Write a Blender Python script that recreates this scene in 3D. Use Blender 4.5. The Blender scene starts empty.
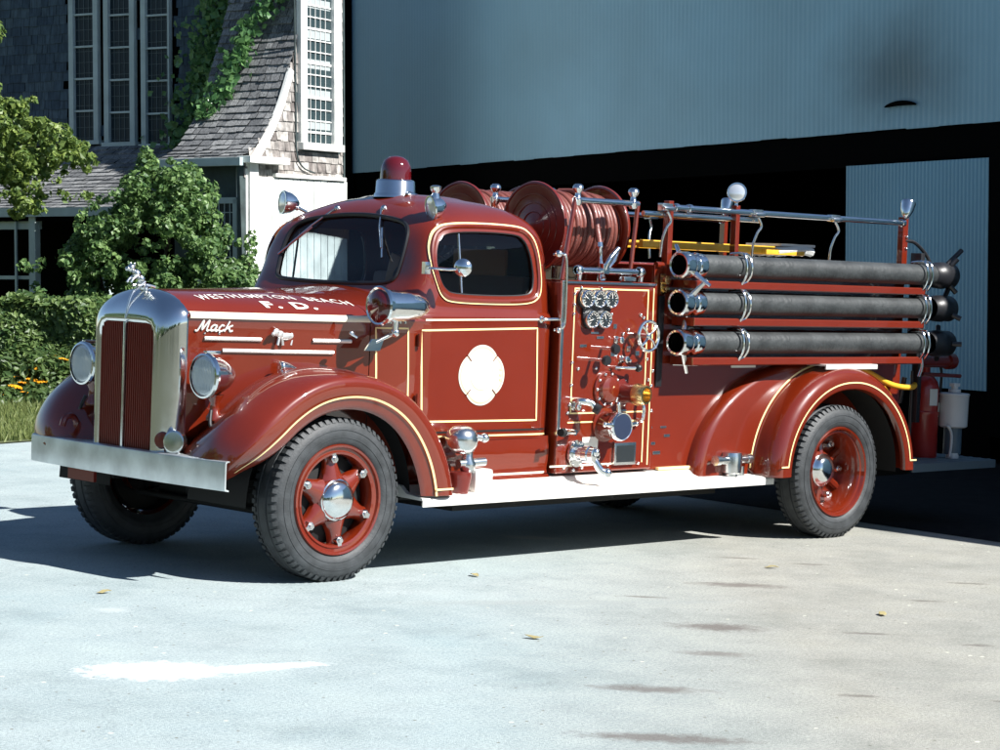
import bpy, bmesh, math, random
import numpy as np
from mathutils import Vector, Matrix
from mathutils.bvhtree import BVHTree
random.seed(7); rng = np.random.default_rng(7)
scene = bpy.context.scene; COL = scene.collection
PI = math.pi; sin, cos = math.sin, math.cos

# ------------------------------------------------------------------ camera
FPX = 2235.13; CAM = Vector((-8.4742, -11.0659, 1.9059)); YAW, PITCH, ROLL = .7728, -.0496, .0377
fwd = Vector((sin(YAW)*cos(PITCH), cos(YAW)*cos(PITCH), sin(PITCH)))
rt0 = Vector((cos(YAW), -sin(YAW), 0)); up0 = rt0.cross(fwd)
rgt = rt0*cos(ROLL)+up0*sin(ROLL); upv = up0*cos(ROLL)-rt0*sin(ROLL)
cd = bpy.data.cameras.new('camera'); cam = bpy.data.objects.new('camera', cd); COL.objects.link(cam)
cam.matrix_world = Matrix(((rgt.x, upv.x, -fwd.x, CAM.x), (rgt.y, upv.y, -fwd.y, CAM.y), (rgt.z, upv.z, -fwd.z, CAM.z), (0, 0, 0, 1)))
cd.sensor_width = 36; cd.lens = FPX*36/1000; cd.clip_end = 5000; cd.clip_start = .1
scene.camera = cam
# level frame of the buildings (the drive the engine stands on falls about two degrees towards the right)
HF = Vector((sin(YAW), cos(YAW), 0)); RB = rt0*cos(ROLL)+Vector((0, 0, 1))*sin(ROLL); UB = -rt0*sin(ROLL)+Vector((0, 0, 1))*cos(ROLL)
def bmat(x, d, ang=0):
    o = CAM+RB*x+HF*d-UB*1.906
    ax = RB*cos(ang)-HF*sin(ang); ay = RB*sin(ang)+HF*cos(ang)
    return Matrix(((ax.x, ay.x, UB.x, o.x), (ax.y, ay.y, UB.y, o.y), (ax.z, ay.z, UB.z, o.z), (0, 0, 0, 1)))
def gw(x, d, h=0):
    p = CAM+RB*x+HF*d
    return Vector((p.x, p.y, h))

# ------------------------------------------------------------------ materials
def mat(name, col, rough=.5, metal=0, coat=0, coat_rough=.04, spec=.5, bump=0, bscale=50, var=0, vscale=3, emis=None):
    m = bpy.data.materials.new(name); m.use_nodes = True; nt = m.node_tree; b = nt.nodes['Principled BSDF']
    b.inputs['Base Color'].default_value = (*col, 1); b.inputs['Roughness'].default_value = rough
    b.inputs['Metallic'].default_value = metal; b.inputs['Coat Weight'].default_value = coat; b.inputs['Coat Roughness'].default_value = coat_rough
    b.inputs['Specular IOR Level'].default_value = spec
    tc = nt.nodes.new('ShaderNodeTexCoord')
    if var:
        n = nt.nodes.new('ShaderNodeTexNoise'); n.inputs['Scale'].default_value = vscale; n.inputs['Detail'].default_value = 6
        nt.links.new(tc.outputs['Object'], n.inputs['Vector'])
        r = nt.nodes.new('ShaderNodeMapRange'); r.inputs[1].default_value = .3; r.inputs[2].default_value = .7
        r.inputs[3].default_value = 1-var; r.inputs[4].default_value = 1+var
        nt.links.new(n.outputs['Fac'], r.inputs[0])
        mx = nt.nodes.new('ShaderNodeVectorMath'); mx.operation = 'SCALE'; mx.inputs[0].default_value = col
        nt.links.new(r.outputs[0], mx.inputs['Scale']); nt.links.new(mx.outputs[0], b.inputs['Base Color'])
        r2 = nt.nodes.new('ShaderNodeMapRange'); r2.inputs[3].default_value = max(0, rough-.06); r2.inputs[4].default_value = min(1, rough+.08)
        nt.links.new(n.outputs['Fac'], r2.inputs[0]); nt.links.new(r2.outputs[0], b.inputs['Roughness'])
    if bump:
        n = nt.nodes.new('ShaderNodeTexNoise'); n.inputs['Scale'].default_value = bscale; n.inputs['Detail'].default_value = 4
        nt.links.new(tc.outputs['Object'], n.inputs['Vector'])
        bp = nt.nodes.new('ShaderNodeBump'); bp.inputs['Strength'].default_value = bump; bp.inputs['Distance'].default_value = .01
        nt.links.new(n.outputs['Fac'], bp.inputs['Height']); nt.links.new(bp.outputs[0], b.inputs['Normal'])
    return m
def leafmat(name, c1, c2, rough=.45, c3=None):
    m = bpy.data.materials.new(name); m.use_nodes = True; nt = m.node_tree; b = nt.nodes['Principled BSDF']
    g = nt.nodes.new('ShaderNodeNewGeometry'); r = nt.nodes.new('ShaderNodeValToRGB')
    r.color_ramp.elements[0].color = (*c1, 1); r.color_ramp.elements[1].color = (*c2, 1)
    if c3: e = r.color_ramp.elements.new(.97); e.color = (*c2, 1); r.color_ramp.elements[2].color = (*c3, 1)
    nt.links.new(g.outputs['Random Per Island'], r.inputs[0]); nt.links.new(r.outputs[0], b.inputs['Base Color'])
    b.inputs['Roughness'].default_value = rough
    tr = nt.nodes.new('ShaderNodeBsdfTranslucent'); nt.links.new(r.outputs[0], tr.inputs[0])
    mx = nt.nodes.new('ShaderNodeMixShader'); mx.inputs[0].default_value = .4
    nt.links.new(b.outputs[0], mx.inputs[1]); nt.links.new(tr.outputs[0], mx.inputs[2]); nt.links.new(mx.outputs[0], nt.nodes['Material Output'].inputs[0])
    return m
def islandmat(name, c1, c2, rough=.85, grain=(1, 1, 1), gs=30, gv=.35, bump=.4):
    """weathered timber: colour differs from shingle to shingle, with streaky grain"""
    m = bpy.data.materials.new(name); m.use_nodes = True; nt = m.node_tree; b = nt.nodes['Principled BSDF']
    g = nt.nodes.new('ShaderNodeNewGeometry'); r = nt.nodes.new('ShaderNodeValToRGB')
    r.color_ramp.elements[0].color = (*c1, 1); r.color_ramp.elements[1].color = (*c2, 1)
    nt.links.new(g.outputs['Random Per Island'], r.inputs[0])
    tc = nt.nodes.new('ShaderNodeTexCoord'); mp = nt.nodes.new('ShaderNodeMapping'); mp.inputs['Scale'].default_value = grain
    nt.links.new(tc.outputs['Object'], mp.inputs[0])
    n = nt.nodes.new('ShaderNodeTexNoise'); n.inputs['Scale'].default_value = gs; n.inputs['Detail'].default_value = 5; nt.links.new(mp.outputs[0], n.inputs['Vector'])
    mr = nt.nodes.new('ShaderNodeMapRange'); mr.inputs[1].default_value = .3; mr.inputs[2].default_value = .7; mr.inputs[3].default_value = 1-gv; mr.inputs[4].default_value = 1+gv
    nt.links.new(n.outputs['Fac'], mr.inputs[0])
    mx = nt.nodes.new('ShaderNodeVectorMath'); mx.operation = 'SCALE'; nt.links.new(r.outputs[0], mx.inputs[0]); nt.links.new(mr.outputs[0], mx.inputs['Scale'])
    nt.links.new(mx.outputs[0], b.inputs['Base Color']); b.inputs['Roughness'].default_value = rough
    bp = nt.nodes.new('ShaderNodeBump'); bp.inputs['Strength'].default_value = bump; bp.inputs['Distance'].default_value = .01
    nt.links.new(n.outputs['Fac'], bp.inputs['Height']); nt.links.new(bp.outputs[0], b.inputs['Normal'])
    return m
def glassmat(name, tint=(.75, .8, .85), refl=1.0):
    m = bpy.data.materials.new(name); m.use_nodes = True; nt = m.node_tree; nt.nodes.remove(nt.nodes['Principled BSDF'])
    t = nt.nodes.new('ShaderNodeBsdfTransparent'); t.inputs[0].default_value = (*tint, 1)
    g = nt.nodes.new('ShaderNodeBsdfGlossy'); g.inputs['Roughness'].default_value = .02
    fr = nt.nodes.new('ShaderNodeFresnel'); fr.inputs[0].default_value = 1.5
    mx = nt.nodes.new('ShaderNodeMixShader'); nt.links.new(fr.outputs[0], mx.inputs[0])
    nt.links.new(t.outputs[0], mx.inputs[1]); nt.links.new(g.outputs[0], mx.inputs[2]); nt.links.new(mx.outputs[0], nt.nodes['Material Output'].inputs[0])
    return m
M = {}
M['red'] = mat('red_enamel', (.145, .0135, .0025), .34, coat=1, coat_rough=.02, var=.06, vscale=2.2)
nt_ = M['red'].node_tree; b_ = nt_.nodes['Principled BSDF']; tc_ = nt_.nodes.new('ShaderNodeTexCoord'); n_ = nt_.nodes.new('ShaderNodeTexNoise'); n_.inputs['Scale'].default_value = 3.2; n_.inputs['Detail'].default_value = 2
nt_.links.new(tc_.outputs['Object'], n_.inputs['Vector']); bp_ = nt_.nodes.new('ShaderNodeBump'); bp_.inputs['Strength'].default_value = .22; bp_.inputs['Distance'].default_value = .02; nt_.links.new(n_.outputs['Fac'], bp_.inputs['Height'])
nt_.links.new(bp_.outputs[0], b_.inputs['Coat Normal']); nt_.links.new(bp_.outputs[0], b_.inputs['Normal'])
M['darkred'] = mat('dark_red_enamel', (.13, .012, .008), .4, coat=.6, coat_rough=.12)
M['gridred'] = mat('red_slat_enamel', (.17, .02, .01), .45)
M['chrome'] = mat('chrome', (.82, .84, .84), .11, 1, var=.03, vscale=9)
M['chrome2'] = mat('worn_chrome', (.72, .74, .74), .2, 1, var=.08, vscale=14)
M['satin'] = mat('satin_plated_metal', (.75, .75, .73), .38, .85)
M['alu'] = mat('aluminium_plate', (.84, .82, .76), .34, .35, bump=.12, bscale=60, var=.05, vscale=8)
M['bumper'] = mat('plain_steel_bumper', (.66, .7, .71), .36, .75, var=.24, vscale=5, bump=.05, bscale=40)
M['gold'] = mat('gold_leaf_paint', (.93, .72, .34), .35, coat=.5)
M['emblem'] = mat('emblem_cream', (.60, .575, .47), .45); M['palegold'] = mat('pale_gold_line', (.50, .43, .27), .4)
M['cream'] = mat('cream_paint', (.86, .80, .62), .35, coat=.5)
M['white'] = mat('white_lettering', (.85, .80, .74), .4, coat=.4)
M['rubber'] = mat('tyre_rubber', (.034, .038, .041), .58, var=.35, vscale=14, bump=.2, bscale=90, spec=.5)
M['hose'] = mat('black_suction_hose', (.036, .04, .041), .5, var=.35, vscale=6, bump=.5, bscale=30)
M['blk'] = mat('black_paint', (.012, .012, .014), .4, spec=.5)
M['blkmatte'] = mat('dull_black_chassis', (.012, .012, .012), .75, spec=.3)
M['reelhose'] = mat('dusty_red_rubber_hose', (.17, .05, .038), .42, coat=.35, bump=.2, bscale=60, var=.12, vscale=10)
M['yellow'] = mat('yellow_varnished_wood', (.78, .42, .03), .4, coat=.3, var=.1, vscale=8)
M['brass'] = mat('brass', (.75, .55, .25), .25, 1)
M['canvas'] = mat('pale_canvas', (.55, .56, .54), .8, bump=.4, bscale=30)
M['lens'] = mat('clear_fluted_lens', (.62, .68, .72), .12, .3, coat=1)
M['bulbwhite'] = mat('silver_reflector', (.85, .88, .9), .15, .6)
M['redglass'] = mat('red_glass', (.085, .004, .006), .12, coat=1, spec=.8)
M['seat'] = mat('brown_leather', (.16, .06, .03), .5, bump=.2)
M['tan'] = mat('tan_leather', (.34, .13, .045), .5)
M['dial'] = mat('gauge_dial', (.02, .024, .026), .3, coat=.8)
M['tailplate'] = mat('ribbed_steel_plate', (.17, .21, .23), .5, .3, bump=.2, bscale=80)
M['extred'] = mat('extinguisher_red', (.3, .015, .01), .35, coat=.5)
M['pale'] = mat('pale_enamel', (.6, .6, .58), .4, var=.08)
M['bluegrey'] = mat('blue_grey_enamel', (.08, .12, .15), .4)
M['label'] = mat('paper_label', (.6, .6, .55), .6)
for k_ in ('red', 'darkred', 'redglass'): M[k_].node_tree.nodes['Principled BSDF'].inputs['Coat IOR'].default_value = 1.8; M[k_].node_tree.nodes['Principled BSDF'].inputs['Specular IOR Level'].default_value = .2
M['glass'] = glassmat('window_glass', (.8, .87, .9))
M['winglass'] = mat('dark_window_glass', (.012, .024, .034), .35, spec=.3)
M['trimteal'] = mat('painted_trim', (.42, .5, .5), .6, var=.12, vscale=4)
M['trimwhite'] = mat('white_trim', (.8, .8, .76), .6, var=.1, vscale=5)
M['lead'] = mat('window_lead', (.10, .13, .14), .5)
M['interior'] = mat('deep_shade_black', (.004, .004, .004), .95, spec=.0)  # near-black stands in for deep shade in the bay, holes and wall backs

# ------------------------------------------------------------------ mesh helpers
def link(o, parent=None):
    COL.objects.link(o)
    if parent is not None: o.parent = parent
    return o
def tag(o, label=None, cat=None, group=None, kind=None):
    if label: o['label'] = label
    if cat: o['category'] = cat
    if group: o['group'] = group
    if kind: o['kind'] = kind
    return o
def empty(name, loc=(0, 0, 0), mw=None):
    o = bpy.data.objects.new(name, None); COL.objects.link(o); o.empty_display_size = .2
    if mw is not None: o.matrix_world = mw
    else: o.location = loc
    return o
def finish(bm, name, m, parent=None, smooth=True, ang=38, bevel=0, normals=True):
    if normals: bmesh.ops.recalc_face_normals(bm, faces=bm.faces)
    if bevel: bmesh.ops.bevel(bm, geom=[e for e in bm.edges if len(e.link_faces) == 2 and e.calc_face_angle() > .6], offset=bevel, segments=2, affect='EDGES', profile=.6, clamp_overlap=True)
    me = bpy.data.meshes.new(name); bm.to_mesh(me); bm.free()
    ms = m if isinstance(m, (list, tuple)) else [m]
    for k in ms: me.materials.append(k)
    if smooth:
        me.shade_smooth(); me.set_sharp_from_angle(angle=math.radians(ang))
    o = bpy.data.objects.new(name, me); return link(o, parent)
def nb(): return bmesh.new()
def box(bm, c, s, rot=None, mi=0):
    r = bmesh.ops.create_cube(bm, size=1)
    mt = Matrix.Translation(c) @ (rot.to_4x4() if rot else Matrix()) @ Matrix.Diagonal((*s, 1))
    bmesh.ops.transform(bm, matrix=mt, verts=r['verts'])
    if mi:
        for v in r['verts']:
            for f in v.link_faces: f.material_index = mi
    return r['verts']
def frame_of(d):
    d = Vector(d).normalized(); a = Vector((0, 0, 1)) if abs(d.z) < .9 else Vector((1, 0, 0))
    u = d.cross(a).normalized(); return u, d.cross(u).normalized(), d
def cyl(bm, p0, p1, r0, r1=None, n=20, cap=True, mi=0):
    r1 = r0 if r1 is None else r1; p0, p1 = Vector(p0), Vector(p1); u, v, d = frame_of(p1-p0)
    A = [bm.verts.new(p0+(u*cos(2*PI*i/n)+v*sin(2*PI*i/n))*r0) for i in range(n)]
    B = [bm.verts.new(p1+(u*cos(2*PI*i/n)+v*sin(2*PI*i/n))*r1) for i in range(n)]
    fs = [bm.faces.new((A[i], A[(i+1) % n], B[(i+1) % n], B[i])) for i in range(n)]
    if cap: fs += [bm.faces.new(A[::-1]), bm.faces.new(B)]
    for f in fs: f.material_index = mi
def lathe(bm, prof, o=(0, 0, 0), ax=(0, 0, 1), n=32, mi=0):
    """prof: list of (distance along axis, radius)"""
    o = Vector(o); u, v, d = frame_of(ax); rows = []
    for a, r in prof:
        if r < 1e-5: rows.append([bm.verts.new(o+d*a)])
        else: rows.append([bm.verts.new(o+d*a+(u*cos(2*PI*i/n)+v*sin(2*PI*i/n))*r) for i in range(n)])
    for A, B in zip(rows, rows[1:]):
        for i in range(n):
            j = (i+1) % n
            if len(A) == 1 and len(B) == 1: continue
            if len(A) == 1: f = bm.faces.new((A[0], B[j], B[i]))
            elif len(B) == 1: f = bm.faces.new((A[i], A[j], B[0]))
            else: f = bm.faces.new((A[i], A[j], B[j], B[i]))
            f.material_index = mi
def catmull(P, n, closed=False):
    P = [Vector(p) for p in P]; out = []
    N = len(P); segs = N if closed else N-1
    for s in range(segs):
        if closed: a, b, c, d = P[(s-1) % N], P[s], P[(s+1) % N], P[(s+2) % N]
        else: a, b, c, d = P[max(s-1, 0)], P[s], P[s+1], P[min(s+2, N-1)]
        for k in range(n):
            t = k/n
            out.append(.5*((2*b)+(c-a)*t+(2*a-5*b+4*c-d)*t*t+(3*b-a-3*c+d)*t**3))
    if not closed: out.append(P[-1])
    return out
def tube(bm, pts, r, n=10, closed=False, rr=None, mi=0):
    pts = [Vector(p) for p in pts]; rows = []; N = len(pts); pu = None
    for i, p in enumerate(pts):
        a = pts[(i-1) % N] if (closed or i > 0) else p; b = pts[(i+1) % N] if (closed or i < N-1) else p
        d = (b-a).normalized()
        if pu is None: u, v, _ = frame_of(d)
        else: u = (pu-d*pu.dot(d)).normalized(); v = d.cross(u)
        pu = u; R = rr[i] if rr else r
        rows.append([bm.verts.new(p+(u*cos(2*PI*k/n)+v*sin(2*PI*k/n))*R) for k in range(n)])
    M_ = N if closed else N-1
    for i in range(M_):
        A, B = rows[i], rows[(i+1) % N]
        for k in range(n):
            f = bm.faces.new((A[k], A[(k+1) % n], B[(k+1) % n], B[k])); f.material_index = mi
    if not closed: bm.faces.new(rows[0][::-1]).material_index = mi; bm.faces.new(rows[-1]).material_index = mi
def sphere(bm, c, r, s=(1, 1, 1), seg=14):
    v = bmesh.ops.create_uvsphere(bm, u_segments=seg, v_segments=max(6, seg//2), radius=r)['verts']
    bmesh.ops.transform(bm, matrix=Matrix.Translation(c) @ Matrix.Diagonal((*s, 1)), verts=v)
def grid(bm, rows, closed_u=False, closed_v=False, cap=False):
    R = [[bm.verts.new(p) for p in row] for row in rows]; n = len(R[0])
    for i in range(len(R)-(0 if closed_v else 1)):
        A, B = R[i], R[(i+1) % len(R)]
        for k in range(n if closed_u else n-1):
            bm.faces.new((A[k], A[(k+1) % n], B[(k+1) % n], B[k]))
    if cap: bm.faces.new(R[0][::-1]); bm.faces.new(R[-1])
    return R
def prism(bm, poly, d, mi=0):
    """poly: 3D points of an outline; extruded by vector d"""
    d = Vector(d); A = [bm.verts.new(p) for p in poly]; B = [bm.verts.new(Vector(p)+d) for p in poly]; n = len(A)
    fs = [bm.faces.new(A[::-1]), bm.faces.new(B)]+[bm.faces.new((A[i], A[(i+1) % n], B[(i+1) % n], B[i])) for i in range(n)]
    for f in fs: f.material_index = mi
def solidify(o, t, off=-1):
    md = o.modifiers.new('thickness', 'SOLIDIFY'); md.thickness = t; md.offset = off
    return o
def bake(o, ang=38):
    bpy.context.view_layer.update()
    dg = bpy.context.evaluated_depsgraph_get(); me = bpy.data.meshes.new_from_object(o.evaluated_get(dg)); o.modifiers.clear()
    o.data = me; me.name = o.name; me.shade_smooth(); me.set_sharp_from_angle(angle=math.radians(ang)); return o
def bool_cut(o, cutters):
    for bm in cutters:
        bmesh.ops.recalc_face_normals(bm, faces=bm.faces)
        me = bpy.data.meshes.new('cut'); bm.to_mesh(me); bm.free(); c = bpy.data.objects.new('cut', me); COL.objects.link(c)
        md = o.modifiers.new('b', 'BOOLEAN'); md.operation = 'DIFFERENCE'; md.object = c; md.solver = 'EXACT'
        bake(o); bpy.data.objects.remove(c)
    return o
def bvh(*objs):
    vs, fs = [], []
    for o in objs:
        b = len(vs); vs += [o.matrix_world @ v.co for v in o.data.vertices]; fs += [[b+i for i in p.vertices] for p in o.data.polygons]
    return BVHTree.FromPolygons(vs, fs)
def hit(tree, p, d):
    r = tree.ray_cast(Vector(p), Vector(d)); return r[0], r[1]
def ribbon(tree, pts, width, m, name, parent, d=(0, 1, 0), org=-3, closed=False, lift=.003, seg=.03, axis=1):
    """painted or trim line: the outline is laid on the panel by casting along d; real raised strip 1.5 mm thick"""
    P = [Vector(p) for p in pts]; Q = []
    L = P+[P[0]] if closed else P
    for a, b in zip(L, L[1:]):
        n = max(1, int((b-a).length/seg)); Q += [a+(b-a)*k/n for k in range(n)]
    if not closed: Q.append(P[-1])
    d = Vector(d); N = len(Q); L_, R_ = [], []
    for i, q in enumerate(Q):
        a = Q[(i-1) % N] if (closed or i) else q; b = Q[(i+1) % N] if (closed or i < N-1) else q
        t = (b-a).normalized(); s = t.cross(d).normalized()*width/2
        out = []
        for g in (q+s, q-s):
            o_ = g.copy()
            h, nn = hit(tree, o_-d*2 if axis is None else o_, d)
            if h is None: out = None; break
            if nn.dot(d) > 0: nn = -nn
            out.append(h+nn*lift)
        if out: L_.append(out[0]); R_.append(out[1])
        else: L_.append(None); R_.append(None)
    bm = nb(); cnt = N if closed else N-1
    for i in range(cnt):
        j = (i+1) % N
        if L_[i] is None or L_[j] is None: continue
        if (L_[i]-L_[j]).length > seg*4: continue
        bm.faces.new([bm.verts.new(x) for x in (L_[i], L_[j], R_[j], R_[i])])
    bmesh.ops.remove_doubles(bm, verts=bm.verts, dist=1e-4)
    return finish(bm, name, m, parent, smooth=True)
def side(pts, y=-2.2): return [(x, y, z) for x, z in pts]
def rrect(x0, x1, z0, z1, r, n=6):
    out = []
    for cx, cz, a0 in ((x1-r, z1-r, 0), (x0+r, z1-r, 90), (x0+r, z0+r, 180), (x1-r, z0+r, 270)):
        for k in range(n+1):
            a = math.radians(a0+90*k/n); out.append((cx+r*cos(a), cz+r*sin(a)))
    return out

# ------------------------------------------------------------------ light and world
SUN = Vector((.35, -1.0, 1.0)).normalized()
w = bpy.data.worlds.new('World'); scene.world = w; w.use_nodes = True; nt = w.node_tree
sky = nt.nodes.new('ShaderNodeTexSky'); sky.sky_type = 'NISHITA'; sky.sun_disc = False
sky.sun_elevation = math.asin(SUN.z); sky.sun_rotation = math.atan2(SUN.x, SUN.y)
sky.air_density = 1.0; sky.dust_density = .2; sky.ozone_density = 3
nt.links.new(sky.outputs[0], nt.nodes['Background'].inputs[0]); nt.nodes['Background'].inputs[1].default_value = .05
sl = bpy.data.lights.new('sun', 'SUN'); sl.energy = 5; sl.angle = math.radians(.5); sl.color = (1, .975, .94)
so = bpy.data.objects.new('sun', sl); COL.objects.link(so); so.rotation_euler = (-SUN).to_track_quat('-Z', 'Y').to_euler()
scene.view_settings.view_transform = 'Standard'; scene.view_settings.look = 'None'; scene.view_settings.exposure = 1.0; scene.view_settings.gamma = 1
scene.render.engine = 'CYCLES'

# ------------------------------------------------------------------ ground
def ground_mat():
    m = bpy.data.materials.new('worn_pale_drive'); m.use_nodes = True; nt = m.node_tree; b = nt.nodes['Principled BSDF']; L = nt.links.new
    tc = nt.nodes.new('ShaderNodeTexCoord')
    def noise(s, d=6, r=.6):
        n = nt.nodes.new('ShaderNodeTexNoise'); n.inputs['Scale'].default_value = s; n.inputs['Detail'].default_value = d; n.inputs['Roughness'].default_value = r
        L(tc.outputs['Object'], n.inputs['Vector']); return n
    def ramp(src, stops):
        r = nt.nodes.new('ShaderNodeValToRGB'); e = r.color_ramp.elements
        while len(e) < len(stops): e.new(.5)
        for k, (p, c) in enumerate(stops): e[k].position = p; e[k].color = (*c, 1)
        L(src, r.inputs[0]); return r
    def mixc(fac, a, b_, t='MIX'):
        x = nt.nodes.new('ShaderNodeMix'); x.data_type = 'RGBA'; x.blend_type = t
        if isinstance(fac, float): x.inputs[0].default_value = fac
        else: L(fac, x.inputs[0])
        for s, v in ((6, a), (7, b_)):
            if isinstance(v, tuple): x.inputs[s].default_value = (*v, 1)
            else: L(v, x.inputs[s])
        return x.outputs[2]
    big = noise(.35, 5); mid = noise(3, 6); fine = noise(60, 4, .7); grit = noise(220, 2, .6)
    c = ramp(big.outputs['Fac'], [(.3, (.33, .42, .44)), (.7, (.44, .495, .50))]).outputs[0]
    c = mixc(ramp(mid.outputs['Fac'], [(.35, (0, 0, 0)), (.75, (1, 1, 1))]).outputs[0], c, (.40, .47, .475))
    # right-hand side is older, browner and grittier
    sep = nt.nodes.new('ShaderNodeSeparateXYZ'); L(tc.outputs['Object'], sep.inputs[0])
    def lin(a, b_, c_):
        m1 = nt.nodes.new('ShaderNodeMath'); m1.operation = 'MULTIPLY_ADD'; m1.inputs[1].default_value = a; m1.inputs[2].default_value = c_; L(sep.outputs[0], m1.inputs[0])
        m2 = nt.nodes.new('ShaderNodeMath'); m2.operation = 'MULTIPLY_ADD'; m2.inputs[1].default_value = b_; L(sep.outputs[1], m2.inputs[0]); L(m1.outputs[0], m2.inputs[2]); return m2
    d = lin(.716, -.698, -.716*0-.698*0)          # runs to the right across the drive
    mr = nt.nodes.new('ShaderNodeMapRange'); mr.inputs[1].default_value = 1.5; mr.inputs[2].default_value = 3.3; L(d.outputs[0], mr.inputs[0])
    c = mixc(mr.outputs[0], c, mixc(mid.outputs['Fac'], (.29, .29, .255), (.43, .43, .395)))
    c = mixc(ramp(fine.outputs['Fac'], [(.35, (.72, .72, .72)), (.62, (1.1, 1.1, 1.1))]).outputs[0], (0, 0, 0), c, 'MIX') if False else c
    fm = ramp(fine.outputs['Fac'], [(.3, (.66, .67, .68)), (.65, (1.08, 1.08, 1.06))]).outputs[0]
    c = mixc(1.0, c, fm, 'MULTIPLY')
    gm = ramp(grit.outputs['Fac'], [(.36, (.6, .6, .6)), (.45, (1, 1, 1))]).outputs[0]
    c = mixc(1.0, c, gm, 'MULTIPLY')
    v = nt.nodes.new('ShaderNodeTexVoronoi'); v.inputs['Scale'].default_value = 9; L(tc.outputs['Object'], v.inputs['Vector'])
    v2 = nt.nodes.new('ShaderNodeTexVoronoi'); v2.inputs['Scale'].default_value = 4.3; L(tc.outputs['Object'], v2.inputs['Vector'])
    c = mixc(ramp(v2.outputs['Distance'], [(.035, (1, 1, 1)), (.06, (0, 0, 0))]).outputs[0], c, (.62, .62, .52))
    sp = ramp(v.outputs['Distance'], [(.05, (1, 1, 1)), (.085, (0, 0, 0))]).outputs[0]
    c = mixc(sp, c, (.16, .15, .12))
    wv = nt.nodes.new('ShaderNodeTexVoronoi'); wv.feature = 'DISTANCE_TO_EDGE'; wv.inputs['Scale'].default_value = .42
    dn = noise(2.2, 5, .65); av = nt.nodes.new('ShaderNodeVectorMath'); av.operation = 'MULTIPLY_ADD'; av.inputs[1].default_value = (.9, .9, 0); L(dn.outputs['Color'], av.inputs[0]); L(tc.outputs['Object'], av.inputs[2]); L(av.outputs[0], wv.inputs['Vector'])
    ck = ramp(wv.outputs['Distance'], [(.0, (.55, .55, .55)), (.010, (1, 1, 1))]).outputs[0]
    c = mixc(.16, c, mixc(1.0, c, ck, 'MULTIPLY'))
    bl = noise(1.1, 8, .75); c = mixc(1.0, c, ramp(bl.outputs['Fac'], [(.32, (.78, .80, .80)), (.5, (1, 1, 1)), (.68, (1.14, 1.13, 1.10))]).outputs[0], 'MULTIPLY')
    # stains with a shape of their own: (x, y, half length, half width, angle, colour, strength)
    wob = noise(11, 6, .8)
    for x, y_, a, b2, ang, colr, st in STAINS:
        mp = nt.nodes.new('ShaderNodeMapping'); mp.vector_type = 'TEXTURE'; mp.inputs['Location'].default_value = (x, y_, 0); mp.inputs['Rotation'].default_value = (0, 0, ang); mp.inputs['Scale'].default_value = (a, b2, 1)
        L(tc.outputs['Object'], mp.inputs[0]); ln = nt.nodes.new('ShaderNodeVectorMath'); ln.operation = 'LENGTH'; L(mp.outputs[0], ln.inputs[0])
        ad = nt.nodes.new('ShaderNodeMath'); ad.operation = 'MULTIPLY_ADD'; ad.inputs[1].default_value = 2.6; L(wob.outputs['Fac'], ad.inputs[0]); L(ln.outputs['Value'], ad.inputs[2])
        r = nt.nodes.new('ShaderNodeMapRange'); r.inputs[1].default_value = 2.55; r.inputs[2].default_value = 1.75; r.inputs[3].default_value = 0; r.inputs[4].default_value = st; L(ad.outputs[0], r.inputs[0])
        c = mixc(r.outputs[0], c, colr)
    L(c, b.inputs['Base Color']); b.inputs['Roughness'].default_value = .88; b.inputs['Specular IOR Level'].default_value = .3
    ad = nt.nodes.new('ShaderNodeMath'); ad.operation = 'ADD'; L(fine.outputs['Fac'], ad.inputs[0]); L(grit.outputs['Fac'], ad.inputs[1])
    bp = nt.nodes.new('ShaderNodeBump'); bp.inputs['Strength'].default_value = .5; bp.inputs['Distance'].default_value = .008; L(ad.outputs[0], bp.inputs['Height']); L(bp.outputs[0], b.inputs['Normal'])
    return m
A_ = -.797  # direction of picture-horizontal streaks on the drive
STAINS = [(-2.52, -2.78, .30, .20, -.5, (.94, .96, .96), 1.0), (-2.12, -2.96, .36, .075, -.25, (.90, .94, .94), .9), (-1.7, -1.25, .1, .09, A_, (.55, .6, .6), .4),
          (2.1, -2.38, .28, .10, A_, (.12, .10, .09), .7), (.74, -3.37, .24, .13, A_, (.11, .09, .08), .75), (.08, -3.9, .17, .08, A_, (.13, .11, .10), .6), (-.9, -4.35, .26, .09, A_, (.12, .10, .09), .7),
          (-1.65, -5.1, .34, .09, A_, (.12, .10, .09), .75), (2.6, -.1, .2, .1, A_, (.5, .5, .45), .7), (-4.1, -2.2, 1.2, .16, -.9, (.30, .35, .36), .5), (.6, -2.3, 1.0, .1, -.5, (.30, .33, .32), .5)]
for px_, py_, a_ in ((3.3, -2.0, .12), (2.6, -3.4, .10), (3.5, -3.1, .12), (1.5, -4.5, .09), (2.4, -4.4, .1), (.3, -5.5, .1), (1.2, -2.4, .14), (3.1, -1.55, .14), (1.3, -3.95, .16), (-.2, -5.0, .1)): STAINS.append((px_, py_, a_, .035, A_, (.13, .115, .10), .7))
bm = nb(); S_ = 900
bm.faces.new([bm.verts.new((x*S_, y*S_, -.006)) for x, y in ((-1, -1), (1, -1), (1, 1), (-1, 1))])
tag(finish(bm, 'ground', mat('surrounding_turf', (.055, .062, .035), .95, var=.4, vscale=.6, bump=.6, bscale=8), smooth=False), 'turf all round the drive', kind='structure')
bm = nb(); bm.faces.new([bm.verts.new(gw(x, d)) for x, d in ((-4.2, 6.0), (5, 6.0), (13, 9), (15, 60), (-10, 60), (-10, 24), (-6.5, 15))])
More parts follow.
